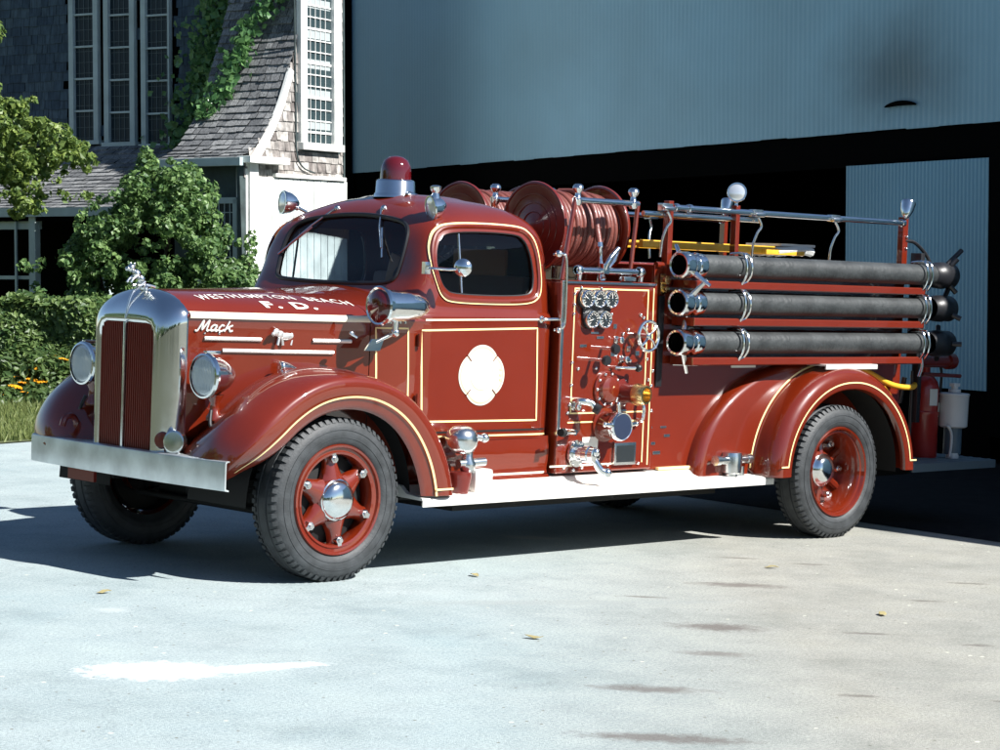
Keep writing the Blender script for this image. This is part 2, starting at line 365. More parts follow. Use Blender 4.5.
tag(finish(bm, 'driveway', ground_mat(), smooth=False), 'pale worn drive in full sun', kind='structure')
# lawn behind the drive
bm = nb(); pts = [(-3.3, 23.3), (-4.3, 22.2), (-4.75, 21.4), (-5.4, 21.0), (-7, 20.7), (-20, 20.3), (-20, 60), (-1.8, 60), (-2.4, 27)]
bm.faces.new([bm.verts.new(gw(x, d, .012)) for x, d in pts])
lawnm = mat('lawn_soil', (.10, .12, .05), .95, var=.35, vscale=2, bump=.6, bscale=12)
tag(finish(bm, 'lawn_soil', lawnm, smooth=False), 'soil under the strip of lawn at the left', kind='structure')

# ================================================================== FIRE ENGINE
FE = empty('fire_engine'); tag(FE, 'dark red vintage fire engine with chrome radiator, its nose to the left', 'fire engine')
RED, CH = M['red'], M['chrome']

# ---- chassis (dark ironwork under the body, plus boxes added to darken the view through)
bm = nb()
for y in (-.42, .42): box(bm, (2.9, y, .60), (7.0, .09, .2))
for x in (-.3, .6, 1.6, 2.9, 4.1, 5.2, 6.2): box(bm, (x, 0, .6), (.1, .84, .14))
box(bm, (.25, 0, .72), (1.1, .6, .4)); box(bm, (1.9, 0, .52), (1.3, .5, .3))
box(bm, (2.4, -.55, .55), (1.2, .4, .2)); box(bm, (2.4, .55, .55), (1.2, .4, .2)); box(bm, (2.6, 0, .44), (2.6, 1.3, .26)); box(bm, (.3, 0, .55), (.9, .5, .3)); box(bm, (5.9, 0, .5), (.9, 1.2, .3)); box(bm, (4.6, 0, .95), (2.2, 1.5, .1))
cyl(bm, (2.3, 0, .5), (4.6, 0, .48), .04); cyl(bm, (.9, -.55, .45), (2.2, -.55, .42), .06); 
finish(bm, 'chassis_frame', M['blkmatte'], FE, bevel=.01)
bm = nb(); cyl(bm, (0, -.85, .44), (0, .85, .44), .055); box(bm, (0, 0, .40), (.12, 1.3, .1)); cyl(bm, (-.12, -.8, .36), (-.12, .8, .36), .018)
for y in (-.48, .48):
    for k in range(5): box(bm, (0, y, .52+k*.012), (1.15-.2*k, .06, .01))
finish(bm, 'front_axle', M['blkmatte'], FE)
bm = nb(); cyl(bm, (4.66, -.85, .485), (4.66, .85, .485), .075); sphere(bm, (4.66, 0, .485), .2, (1, .8, 1))
for y in (-.55, .55):
    for k in range(6): box(bm, (4.66, y, .66-k*.014), (1.3-.2*k, .08, .012))
finish(bm, 'rear_axle', M['blkmatte'], FE)

# ---- wheels
def tyre_mesh():
    bm = nb(); W = .115
    pf = [(-.07, .29), (-.085, .318), (-.104, .332), (-.117, .352), (-.122, .39), (-.117, .43), (-.104, .458), (-.088, .472), (-.07, .479), (-.045, .482), (-.04, .474), (-.034, .474), (-.03, .483), (0, .485)]
    pf = pf+[(-a, r) for a, r in pf[::-1][1:]]
    lathe(bm, pf, ax=(0, 1, 0), n=96)
    N = 62                                               # shoulder blocks of the tread
    for s in (-1, 1):
        for k in range(N):
            a = 2*PI*(k+(.5 if s > 0 else 0))/N; R_ = Matrix.Rotation(a, 3, 'Y')
            vs = []
            for (r0, yy) in ((.458, .108), (.470, .103), (.485, .090), (.487, .055)):
                for t in (-.0135, .0135): vs.append(bm.verts.new(R_ @ Vector((t, s*yy, r0))))
            for (r0, yy) in ((.452, .10), (.46, .09), (.47, .075), (.47, .055)):
                for t in (-.0135, .0135): vs.append(bm.verts.new(R_ @ Vector((t, s*yy, r0))))
            for i in range(3):
                bm.faces.new((vs[2*i], vs[2*i+1], vs[2*i+3], vs[2*i+2]))
                bm.faces.new((vs[2*i], vs[2*i+2], vs[8+2*i+2], vs[8+2*i])); bm.faces.new((vs[2*i+1], vs[8+2*i+1], vs[8+2*i+3], vs[2*i+3]))
    for r in (.37, .415):                               # moulded rings on the sidewall
        for s in (-1, 1):
            yy = .1195 if r < .38 else .1195
            tube(bm, [(r*cos(2*PI*k/72), s*(yy), r*sin(2*PI*k/72)) for k in range(72)], .003, 5, closed=True)
    return bm
def spokes(bm, y_hub, y_rim, r0=.1, r1=.262):
    for k in range(6):
        a = PI/2+2*PI*k/6+.12; d = Vector((cos(a), 0, sin(a))); t = Vector((-sin(a), 0, cos(a))); rows = []
        for q in range(7):
            f = q/6; r = r0+(r1-r0)*f; wd = .085-.043*sin(f*PI*.5)**.85+.012*max(0, f-.8)/.2; yy = y_hub+(y_rim-y_hub)*f**1.4; th = .055-.02*f
            rows.append([d*r+t*wd*cs+Vector((0, yy+yo*th, 0)) for cs, yo in ((-1, .9), (-.95, .25), (-.6, -.2), (0, -.42), (.6, -.2), (.95, .25), (1, .9))])
        grid(bm, rows, closed_u=True)
wheel_cache = {}
def front_wheel():
    root = empty('front_wheel')
    finish(tyre_mesh(), 'tyre', M['rubber'], root, ang=30)
    bm = nb()
    lathe(bm, [(-.075, .322), (-.104, .330), (-.116, .324), (-.112, .312), (-.096, .306), (-.094, .290), (-.102, .284), (-.098, .27), (-.07, .262), (-.05, .262), (0, .268), (.09, .29)], ax=(0, 1, 0), n=72)
    lathe(bm, [(-.10, 0), (-.10, .118), (-.09, .130), (-.07, .138), (-.03, .145), (.05, .145)], ax=(0, 1, 0), n=48)
    spokes(bm, -.082, -.062, .12, .268); finish(bm, 'rim', RED, root)
    bm = nb(); lathe(bm, [(-.02, .0), (-.02, .2), (.0, .262), (.09, .262)], ax=(0, 1, 0), n=48); finish(bm, 'brake_drum', M['blkmatte'], root)
    bm = nb(); lathe(bm, [(-.09, .124), (-.100, .124), (-.104, .116), (-.122, .108), (-.140, .085), (-.150, .05), (-.153, 0)], ax=(0, 1, 0), n=40); finish(bm, 'hub_cap', CH, root)
    for k in range(6):
        a = PI/2+2*PI*k/6+.12; bm = nb(); c = Vector((cos(a)*.243, 0, sin(a)*.243))
        cyl(bm, c+Vector((0, -.05, 0)), c+Vector((0, -.115, 0)), .016, n=10); cyl(bm, c+Vector((0, -.07, 0)), c+Vector((0, -.102, 0)), .032, .026, 6)
        box(bm, c*1.08+Vector((0, -.085, 0)), (.045, .03, .03), Matrix.Rotation(-a, 3, 'Y')); finish(bm, 'lug_nut', M['chrome2'], root, smooth=False, bevel=.003)
    return root
def rear_wheel():
    root = empty('rear_wheel')
    finish(tyre_mesh(), 'tyre', M['rubber'], root, ang=30)
    bm = nb()
    lathe(bm, [(-.075, .322), (-.104, .330), (-.116, .324), (-.112, .312), (-.088, .300), (-.088, .286), (-.07, .276), (-.02, .268), (.06, .262), (.11, .262)], ax=(0, 1, 0), n=72)
    lathe(bm, [(.045, .0), (.045, .125), (.06, .14), (.085, .16), (.10, .2), (.10, .262)], ax=(0, 1, 0), n=60)
    for k in range(6):
        a = PI/2+2*PI*k/6; c = Vector((cos(a), 0, sin(a))); tube(bm, [c*.12+Vector((0, .07, 0)), c*.19+Vector((0, .085, 0)), c*.262+Vector((0, .085, 0))], .03, 8)
    finish(bm, 'rim', RED, root)
    bm = nb(); lathe(bm, [(.05, .122), (.035, .122), (.03, .114), (.01, .105), (-.008, .08), (-.018, .045), (-.02, 0)], ax=(0, 1, 0), n=40); finish(bm, 'hub_cap', CH, root)
    for k in range(6):
        a = PI/2+2*PI*(k+.5)/6; c = Vector((cos(a)*.215, 0, sin(a)*.215)); bm = nb()
        cyl(bm, c+Vector((0, .10, 0)), c+Vector((0, .035, 0)), .015, n=10); cyl(bm, c+Vector((0, .10, 0)), c+Vector((0, .055, 0)), .030, .025, 6)
        finish(bm, 'lug_nut', M['chrome2'], root, smooth=False)
    return root
def copy_sub(root, name, loc, rz):
    r = root.copy(); COL.objects.link(r); r.location = loc; r.rotation_euler = (0, 0, rz); r.parent = FE
    for ch in [c for c in bpy.data.objects if c.parent == root]:
        d = ch.copy(); COL.objects.link(d); d.parent = r
    return r
fw = front_wheel(); fw.parent = FE; fw.location = (0, -.945, .485)
copy_sub(fw, 'front_wheel', (0, .945, .485), PI)
rw = rear_wheel(); rw.parent = FE; rw.location = (4.66, -1.06, .485)
copy_sub(rw, 'rear_wheel', (4.66, 1.06, .485), PI)

# ---- hood and cowl: lofts of one cross-section
def hsec(x, hw, zt, zb=.80, zs=1.535):
    half = [(-hw*.985, zb), (-hw*.992, 1.0), (-hw, 1.25), (-hw, 1.45), (-hw, zs-.015), (-hw-.008, zs), (-hw-.004, zs+.012), (-hw+.012, zs+.02)]
    top = zt-(zs+.02)
    for f in (.08, .18, .3, .45, .6, .75, .88): half.append((-(hw-.012)*(1-f**1.05), zs+.02+top*(1-(1-f)**2.1)**.72))
    half.append((0, zt)); full = half+[(-y, z) for y, z in half[::-1][1:]]
    return [Vector((x, y, z)) for y, z in full]
def hw_at(x): return .405+(x+.66)*(.80-.405)/1.08+.03*sin(max(0, min(1, (x+.66)/1.08))*PI)
bm = nb(); rows = []
for i in range(28):
    x = -.66+1.08*i/27; rows.append(hsec(x, hw_at(x), 1.672+.03*(x+.66)/1.08+.006))
grid(bm, rows); hood = finish(bm, 'hood', RED, FE); 
bm = nb(); rows = []
for i in range(12):
    x = .424+.43*i/11; t = i/11; rows.append(hsec(x, .803+.072*sin(min(1, t*1.25)*PI/2), 1.705+.04*t, zb=.6))
grid(bm, rows); cowl = finish(bm, 'cowl', RED, FE)
box_ = nb(); box(box_, (.424, 0, 1.2), (.006, 1.1, .6)); finish(box_, 'firewall', M['blkmatte'], FE)

# ---- cab shell
LV = [  # z, x_front, x_rear, half width, squareness front, rear
 (.79, .70, 1.955, .878, 14, 14), (.84, .70, 1.955, .88, 14, 14), (1.2, .70, 1.96, .884, 14, 14), (1.52, .70, 1.965, .884, 14, 14), (1.545, .70, 1.966, .888, 14, 14), (1.565, .70, 1.966, .890, 14, 14), (1.585, .70, 1.966, .880, 14, 14), (1.60, .70, 1.966, .868, 12, 12),
 (1.68, .715, 1.975, .860, 9, 11), (1.74, .76, 1.98, .855, 11, 10), (1.80, .80, 1.982, .848, 13, 9), (1.95, .845, 1.985, .832, 13, 8), (2.06, .885, 1.982, .812, 11, 7), (2.13, .925, 1.965, .788, 8, 6), (2.18, .965, 1.94, .755, 5.5, 5.2),
 (2.22, 1.00, 1.905, .71, 3.5, 4.6), (2.26, 1.05, 1.85, .62, 3.0, 4), (2.295, 1.12, 1.77, .51, 2.8, 3.4), (2.32, 1.19, 1.67, .36, 2.5, 3), (2.335, 1.28, 1.56, .18, 2.2, 2.5)]
def lv_at(z):
    for a, b in zip(LV, LV[1:]):
        if z <= b[0]:
            t = (z-a[0])/(b[0]-a[0]); return [a[k]+(b[k]-a[k])*t for k in range(6)]
    return list(LV[-1])
def ring(l, n=160):
    z, xf, xr, hw, pf, pr = l; xc = (xf+xr)/2; a = (xr-xf)/2; out = []
    for k in range(n):
        t = 2*PI*k/n; c, s = cos(t), sin(t); p = pf if c < 0 else pr
        out.append(Vector((xc+a*math.copysign(abs(c)**(2/p), c), hw*math.copysign(abs(s)**(2/p), s), z)))
    return out
def densify(P, n):
    # even spacing around the ring keeps quads usable for cutting
    L = [0]; N = len(P)
    for i in range(N): L.append(L[-1]+(P[(i+1) % N]-P[i]).length)
    out = []; j = 0
    for k in range(n):
        s = L[-1]*k/n
        while L[j+1] < s: j += 1
        out.append(P[j].lerp(P[(j+1) % N], (s-L[j])/max(1e-9, L[j+1]-L[j])))
    return out
zs = [.79, .84]+[.9+.1*i for i in range(6)]+[1.5, 1.52, 1.545, 1.565, 1.585, 1.60, 1.64]+[1.68+.03*i for i in range(17)]+[2.18, 2.2, 2.22, 2.24, 2.26, 2.278, 2.295, 2.308, 2.32, 2.335]
def lv_smooth(z):
    if z < 1.6: return lv_at(z)
    h = .025; A = [lv_at(min(2.335, max(1.6, z+d))) for d in (-h, 0, h)]; r = [sum(a[k] for a in A)/3 for k in range(6)]; r[0] = z; return r
bm = nb(); grid(bm, [densify(ring(lv_smooth(z), 400), 150) for z in zs], closed_u=True)
bm.verts.ensure_lookup_table(); top = [v for v in bm.verts if abs(v.co.z-2.335) < 1e-5]
cv = bm.verts.new((1.42, 0, 2.34))
for i in range(len(top)): bm.faces.new((top[i], top[(i+1) % len(top)], cv))
cab = finish(bm, 'cab', RED, FE)
cabtree = bvh(cab)
cabskin = cab.data.copy()
solidify(cab, .03); bake(cab)
WIN = catmull([(.945, 1.80), (.926, 1.90), (.94, 1.99), (.985, 2.058), (1.08, 2.092), (1.35, 2.105), (1.62, 2.098), (1.70, 2.065), (1.742, 1.99), (1.765, 1.88), (1.765, 1.80), (1.74, 1.735), (1.66, 1.708), (1.40, 1.70), (1.08, 1.708), (.99, 1.735)], 5, True)
WIN = [(p[0], p[1]) for p in WIN] if len(WIN[0]) > 1 else WIN
WS = catmull([(-.565, 1.775), (-.60, 1.85), (-.60, 2.0), (-.565, 2.10), (-.45, 2.155), (-.2, 2.185), (0, 2.192), (.2, 2.185), (.45, 2.155), (.565, 2.10), (.60, 2.0), (.60, 1.85), (.565, 1.775), (.4, 1.755), (0, 1.748), (-.4, 1.755)], 5, True)
cut = nb(); prism(cut, [(x, -1.1, z) for x, z in WIN], (0, 2.2, 0))
cut2 = nb(); prism(cut2, [(.3, y, z) for y, z in WS], (.86, 0, 0))
cut3 = nb(); prism(cut3, [(1.7, y, z) for y, z in rrect(-.34, .34, 1.78, 2.02, .08)], (.5, 0, 0))
bool_cut(cab, [cut, cut2, cut3])
# glass and rubber surrounds laid on the skin
def pane(outline, mk, d, name, parent, inset=.014, m=None):
    c = sum((Vector((*p, 0)) for p in outline), Vector())/len(outline); rows = []
    for f in (1.03, .85, .65, .45, .25, .05):
        rw_ = []
        for p in outline:
            q = c+(Vector((*p, 0))-c)*f; h, n_ = hit(cabtree, mk(q.x, q.y), d)
            rw_.append((h if h else mk(q.x, q.y))+Vector(d)*inset)
        rows.append(rw_)
    bm = nb(); R = grid(bm, rows, closed_u=True); bm.faces.new(R[-1]); return finish(bm, name, m or M['glass'], parent)
ws = pane([(p[0], p[1]) for p in WS], lambda y, z: Vector((.2, y, z)), (1, 0, 0), 'windshield', FE)
bm = nb(); pts = [hit(cabtree, (.2, p[0], p[1]), (1, 0, 0))[0] for p in WS]; tube(bm, pts, .014, 8, closed=True); finish(bm, 'windshield_seal', M['blk'], FE)
for s in (-1, 1):
    pane([(p[0], p[1]) for p in WIN], lambda x, z: Vector((x, s*1.5, z)), (0, -s, 0), 'side_window', FE, .02)
    bm = nb(); pts = [hit(cabtree, (p[0], s*1.5, p[1]), (0, -s, 0))[0]+Vector((0, -s*.008, 0)) for p in WIN]; tube(bm, pts, .008, 6, closed=True)
    finish(bm, 'window_seal', M['blk'], FE)
    bm = nb(); a = hit(cabtree, (1.135, s*1.5, 2.085), (0, -s, 0))[0]; b = hit(cabtree, (1.13, s*1.5, 1.715), (0, -s, 0))[0]
    tube(bm, [a+Vector((0, -s*.012, 0)), b+Vector((0, -s*.012, 0))], .008, 8)
    finish(bm, 'vent_post', M['chrome2'], FE)
pane(rrect(-.34, .34, 1.78, 2.02, .08), lambda y, z: Vector((2.6, y, z)), (-1, 0, 0), 'rear_window', FE, .012)
# cab interior
bm = nb(); box(bm, (1.55, 0, 1.18), (.5, 1.5, .16)); box(bm, (1.80, 0, 1.52), (.14, 1.5, .62), Matrix.Rotation(.12, 3, 'Y')); finish(bm, 'bench_seat', M['seat'], FE, bevel=.04)
bm = nb(); box(bm, (.93, 0, 1.60), (.16, 1.6, .22)); box(bm, (1.3, 0, .86), (1.15, 1.66, .04)); finish(bm, 'dashboard', M['darkred'], FE, bevel=.03)
bm = nb(); c = Vector((1.16, -.42, 1.70)); ax = Vector((.75, 0, .5)).normalized(); u, v, _ = frame_of(ax)
tube(bm, [c+(u*cos(t)+v*sin(t))*.21 for t in [2*PI*k/36 for k in range(36)]], .013, 8, closed=True)
for k in range(3): a = 2*PI*k/3+.5; tube(bm, [c-ax*.03, c+(u*cos(a)+v*sin(a))*.21], .009, 6)
cyl(bm, c-ax*.5, c, .02); finish(bm, 'steering_wheel', M['blk'], FE)
bm = nb(); box(bm, (1.80, -.30, 1.85), (.03, .5, .3)); box(bm, (1.78, .45, 1.8), (.05, .28, .25), Matrix.Rotation(.3, 3, 'X')); finish(bm, 'coat_on_seat_back', M['tan'], FE, bevel=.01)

# ---- door lines, handle, hinges, emblem
def mirror_run(fn):
    for s in (-1, 1): fn(s)
hoodtree = bvh(hood); cowltree = bvh(cowl)
def seams(s):
    def R_(tree, pts, w, m, name, closed=False, lift=.0025):
        return ribbon(tree, [(x, s*2.2, z) for x, z in pts], w, m, name, FE, d=(0, -s, 0), closed=closed, lift=lift)
    R_(cabtree, [(.745, .845), (1.90, .845)], .012, M['blk'], 'door_gap')
    R_(cabtree, [(1.905, .85), (1.905, 1.70), (1.89, 1.95), (1.84, 2.08), (1.75, 2.14)], .008, M['darkred'], 'door_gap')
    R_(cabtree, [(.755, .85), (.755, 1.54)], .010, M['darkred'], 'door_gap')
    R_(cabtree, [(.80, 1.545), (1.955, 1.56)], .011, M['cream'], 'belt_stripe')
    R_(cabtree, [(.80, .915), (.775, 1.48), (1.775, 1.50), (1.80, .905), (.80, .915)], .012, M['gold'], 'door_pinstripe')
    R_(cabtree, [(.80, .82), (1.93, .812)], .011, M['gold'], 'sill_pinstripe')
    R_(cowltree, [(.47, 1.15), (.455, 1.49), (.67, 1.49), (.69, 1.0)], .011, M['gold'], 'cowl_pinstripe')
    tr = catmull([(.91, 1.78), (.888, 1.90), (.905, 2.01), (.965, 2.10), (1.08, 2.14), (1.35, 2.152), (1.64, 2.145), (1.745, 2.115), (1.80, 2.04), (1.825, 1.90), (1.825, 1.77), (1.79, 1.695), (1.68, 1.66), (1.40, 1.652), (1.06, 1.66), (.955, 1.69)], 5, True)
    R_(cabtree, [(p[0], p[1]) for p in tr], .014, M['gold'], 'window_pinstripe', closed=True, lift=.008)
    bm = nb(); pts = [hit(cabtree, (p[0], s*2, p[1]), (0, -s, 0))[0] for p in [((a[0]*.72+b[0]*.28), (a[1]*.72+b[1]*.28)) for a, b in zip(tr, WIN)]]
    tube(bm, pts, .017, 8, closed=True); finish(bm, 'window_moulding', RED, FE)
    # hood
    HP = [(-.645+1.06*i/30, 1.548) for i in range(31)]
    bm = nb(); rows = []
    for x, z in HP: rows.append([Vector((x, s*(hw_at(x)+.013), 1.522)), Vector((x, s*(hw_at(x)+.017), 1.535)), Vector((x, s*(hw_at(x)+.012), 1.549)), Vector((x, s*(hw_at(x)-.006), 1.561))])
    grid(bm, rows); finish(bm, 'hood_stripe', M['cream'], FE)
    for (x0, x1, z) in ((-.56, -.245, 1.405), (.06, .30, 1.405), (-.46, .19, 1.335)):
        bm = nb(); n = 10
        tube(bm, [Vector((x0+(x1-x0)*k/n, s*(hw_at(x0+(x1-x0)*k/n)+.004), z)) for k in range(n+1)], .012, 8); finish(bm, 'hood_trim_bar', M['alu'], FE)
mirror_run(seams)
# cross emblem on each door
def emblem(s):
    pts = []; N = 96
    for k in range(N):
        t = 2*PI*k/N; q = t % (PI/2); m4 = min(q, PI/2-q)      # 0 at the lobe, pi/4 at the notch
        r = 1.0-.10*(m4/(PI/4))**2 if m4 < PI/4*.86 else .90+.045*((m4-PI/4*.86)/(PI/4*.14))
        if m4 > PI/4*.97: r -= .05
        pts.append((1.29+.20*r*cos(t), 1.20+.192*r*sin(t)))
    bm = nb(); V = [bm.verts.new(hit(cabtree, (x, s*2, z), (0, -s, 0))[0]+Vector((0, s*.0035, 0))) for x, z in pts]; c = bm.verts.new((1.29, s*.8885, 1.20))
    for i in range(N): bm.faces.new((V[i], V[(i+1) % N], c))
    e = finish(bm, 'cross_emblem', M['emblem'], FE)
    for rr_ in (.50, .93):
        bm = nb(); P_o = []
        for k in range(72):
            t = 2*PI*k/72; q_ = 1 if rr_ < .6 else (1-.10*(min(t % (PI/2), PI/2-t % (PI/2))/(PI/4))**2); P_o.append((1.29+.20*rr_*q_*cos(t), 1.20+.192*rr_*q_*sin(t)))
        grid(bm, [[Vector((1.29+(x-1.29)*g, s*.8885, 1.20+(z-1.20)*g)) for x, z in P_o] for g in (1, .965)], closed_u=True); finish(bm, 'emblem_outline', M['palegold'], e, smooth=False)
    for a in (45, 135, 225, 315):
        a = math.radians(a); bm = nb(); box(bm, (1.29+.163*cos(a), s*.890, 1.20+.155*sin(a)), (.055, .002, .005), Matrix.Rotation(-a, 3, 'Y')); finish(bm, 'emblem_line', M['darkred'], e, smooth=False)
    bm = nb(); 
    for x in (1.475,): 
        for z in (1.17, 1.20, 1.235): box(bm, (x-.02, s*.8895, z), (.018, .002, .014))
    finish(bm, 'emblem_figure', M['gold'], e, smooth=False)
    bm = nb(); lathe(bm, [(0, .024), (.012, .024), (.02, .014), (.03, .012), (.034, 0)], (1.80, s*.888, 1.558), (0, s, 0), 16)
    tube(bm, catmull([(1.80, s*.92, 1.558), (1.83, s*.926, 1.56), (1.90, s*.925, 1.562), (1.93, s*.918, 1.56)], 4), .011, 8); finish(bm, 'door_handle', CH, FE)
    for z in (1.42, 1.05):
        bm = nb(); cyl(bm, (.745, s*.893, z-.04), (.745, s*.893, z+.04), .012, n=10); finish(bm, 'door_hinge', RED, FE)
mirror_run(emblem)
# lettering (geometry from the built-in font, laid on the panel)
def lettering(text, size, place, name, m, parent, shear=0, bold=.0, space=1):
    cu = bpy.data.curves.new('t', 'FONT'); cu.body = text; cu.size = size; cu.align_x = 'CENTER'; cu.shear = shear; cu.offset = bold; cu.space_character = space; cu.resolution_u = 3
    o = bpy.data.objects.new('t', cu); COL.objects.link(o); bpy.context.view_layer.update()
    me = bpy.data.meshes.new_from_object(o.evaluated_get(bpy.context.evaluated_depsgraph_get())); bpy.data.objects.remove(o)
    b2 = nb(); b2.from_mesh(me); bmesh.ops.triangulate(b2, faces=b2.faces)
    for _ in range(2):
        bmesh.ops.subdivide_edges(b2, edges=[e for e in b2.edges if e.calc_length() > .03], cuts=1); bmesh.ops.triangulate(b2, faces=[f for f in b2.faces if len(f.verts) > 3])
    for v in b2.verts: v.co = place(v.co.x, v.co.y)
    bmesh.ops.recalc_face_normals(b2, faces=b2.faces)
    return finish(b2, name, m, parent, smooth=False, normals=False)
def serif(b_w, text): return text
def hood_top(s):
    def pl(x, y, cx, y0, arc):
        xx = cx+x*s*-1*-1; u = y0+y-arc*x*x        # u = height on the panel above the stripe
        X_ = cx+x*(1 if s < 0 else -1); hwv = hw_at(min(.41, X_)); yy = s*(hwv-.012-max(.001, u)); h, n_ = hit(hoodtree, (min(.415, X_), yy, 2.4), (0, 0, -1))
        if h is None: h, n_ = hit(cowltree, (X_, yy, 2.4), (0, 0, -1))
        return (h or Vector((X_, yy, 1.7)))+Vector((0, s*.001, .003))
    o = lettering('WESTHAMPTON  BEACH', .073, lambda x, y: pl(x, y*1.6, -.06, .190, .42), 'hood_lettering', M['white'], FE, bold=.0006, space=1.16)
    lettering('F. D.', .115, lambda x, y: pl(x*1.2, y*.98, -.03, .045, 0), 'hood_lettering', M['white'], FE, bold=.0035, space=1.2)
    f = 1 if s < 0 else -1; bm = nb(); x0 = -.615 if s < 0 else -.395
    for st in ([(0, .12), (.03, .0), (.07, .12), (.13, .95), (.15, .85), (.17, .12), (.27, .97), (.29, .85), (.29, .2), (.32, .03), (.37, .12)], [(.51, .5), (.45, .6), (.39, .35), (.42, .04), (.49, .16), (.52, .58), (.51, .15), (.54, .02), (.58, .12)],
               [(.71, .5), (.65, .6), (.60, .3), (.63, .03), (.70, .06), (.745, .2)], [(.76, .0), (.785, .5), (.81, 1.0)], [(.93, .6), (.80, .32), (.86, .27), (.91, .03), (.97, .12)]):
        P = catmull([Vector((a+.09*b, b, 0)) for a, b in st], 5); pts = []
        for p in P: X_ = x0+f*p.x*.212; pts.append(Vector((X_, s*(hw_at(X_)+.004), 1.447+.062*p.y)))
        tube(bm, pts, .0056, 7)
    finish(bm, 'maker_script', M['alu'], FE)
    for q in (-.56, -.48):
        bm = nb(); sphere(bm, (q, s*(hw_at(q)+.003), 1.435), .006); finish(bm, 'trim_rivet', CH, FE)
mirror_run(hood_top)
# small chrome dog badge on the hood side (walking, flat relief)
def dog_badge(s):
    bm = nb(); y = s*(hw_at(-.10)+.006); f = 1 if s < 0 else -1; cx, cz = -.10, 1.415
    def e(x, z, rx, rz, t=.010): sphere(bm, (cx+f*x, y, cz+z), 1, (rx, t, rz), 14)
    e(.0, .012, .055, .022); e(-.045, .022, .028, .024); e(.045, .016, .026, .024); e(-.078, .036, .026, .024, .012); e(-.10, .026, .014, .013, .012)
    for x0, x1 in ((-.055, -.066), (-.035, -.026), (.045, .034), (.06, .072)): tube(bm, [(cx+f*x0, y, cz+.005), (cx+f*(x0+x1)/2, y, cz-.018), (cx+f*x1, y, cz-.04)], .009, 8)
    tube(bm, [(cx+f*.065, y, cz+.028), (cx+f*.085, y, cz+.022)], .006, 6)
    finish(bm, 'dog_badge', M['satin'], FE)
mirror_run(dog_badge)
# ---- radiator shell, grille, mascot
def shell_rows():
    rows = []
    def outline(hw, zt, r, hb, x, zb=.72, n=40):
        out = []
        for k in range(n+1):
            t = k/n
            out.append(t)
        P = [(-hb, zb)]+[(-hb-(hw-hb)*q, zb+(zt-r-zb)*q) for q in (.25, .5, .75)]+[]
        for k in range(9):
            a = PI-PI/2*k/8; P.append((-hw+r+r*cos(a), zt-r+r*sin(a)))
        L = P+[(0, zt+.0)]+[(-a, b) for a, b in P[::-1]]
        Q = densify2([Vector((x, a, b)) for a, b in L], n); return Q
    def densify2(P, n):
        L = [0]
        for a, b in zip(P, P[1:]): L.append(L[-1]+(b-a).length)
        out = []; j = 0
        for k in range(n+1):
            s = L[-1]*k/n
            while j < len(P)-2 and L[j+1] < s: j += 1
            out.append(P[j].lerp(P[j+1], (s-L[j])/max(1e-9, L[j+1]-L[j])))
        return out
    inner = outline(.277, 1.483, .065, .273, -.80); H_ = [v for v in hsec(-.655, .412, 1.684, zb=.72)]; outer = densify2(H_, 40)
    rows.append(outline(.270, 1.476, .058, .266, -.785)); rows.append(inner)
    for k in range(1, 15):
        t = k/14; f = sin(t*PI/2); g = 1-cos(t*PI/2)
        rows.append([Vector((-.806+.151*g**.9, a.y+(b.y-a.y)*f, a.z+(b.z-a.z)*f)) for a, b in zip(inner, outer)])
    rows.append([Vector((-.625, v.y*.985, v.z-.004 if v.z > 1.0 else v.z)) for v in outer])
    return rows
bm = nb(); grid(bm, shell_rows()); rs = finish(bm, 'radiator_shell', CH, FE, ang=60)
bm = nb()
for s in (-1, 1):
    n = 13
    for k in range(n):
        y = s*(.022+(.262-.022)*k/(n-1)); box(bm, (-.788+.012*abs(y)/.26, y, 1.10), (.03, .0075, .755))
grille = finish(bm, 'grille', M['gridred'], rs, smooth=False)
bm = nb(); box(bm, (-.755, 0, 1.10), (.01, .53, .76)); finish(bm, 'grille_core', M['blkmatte'], rs, smooth=False)
bm = nb(); box(bm, (-.803, 0, 1.10), (.022, .020, .765)); finish(bm, 'grille_centre_bar', M['chrome2'], rs, bevel=.004)
bm = nb()   # seated dog mascot leaning forward on its cap
tube(bm, catmull([(-.60, 0, 1.69), (-.68, 0, 1.70), (-.755, 0, 1.66), (-.79, 0, 1.58), (-.805, 0, 1.50)], 5), .008, 8)
lathe(bm, [(0, .028), (.012, .03), (.022, .018), (.03, .014)], (-.68, 0, 1.675), (-.1, 0, 1), 18)
def el(c, s, rot=0):
    v = bmesh.ops.create_uvsphere(bm, u_segments=14, v_segments=9, radius=1)['verts']
    bmesh.ops.transform(bm, matrix=Matrix.Translation(c) @ Matrix.Rotation(rot, 4, 'Y') @ Matrix.Diagonal((*s, 1)), verts=v)
el((-.70, 0, 1.73), (.024, .022, .035), -.5); el((-.735, 0, 1.765), (.026, .024, .03), -.6); el((-.775, 0, 1.80), (.025, .023, .024)); el((-.803, 0, 1.795), (.014, .016, .013))
for s in (-1, 1):
    tube(bm, [(-.74, s*.018, 1.76), (-.775, s*.02, 1.735), (-.79, s*.02, 1.715)], .008, 8); el((-.765, s*.019, 1.822), (.008, .004, .012)); tube(bm, [(-.69, s*.02, 1.72), (-.72, s*.026, 1.70), (-.745, s*.026, 1.695)], .010, 8)
finish(bm, 'dog_mascot', M['chrome2'], rs)

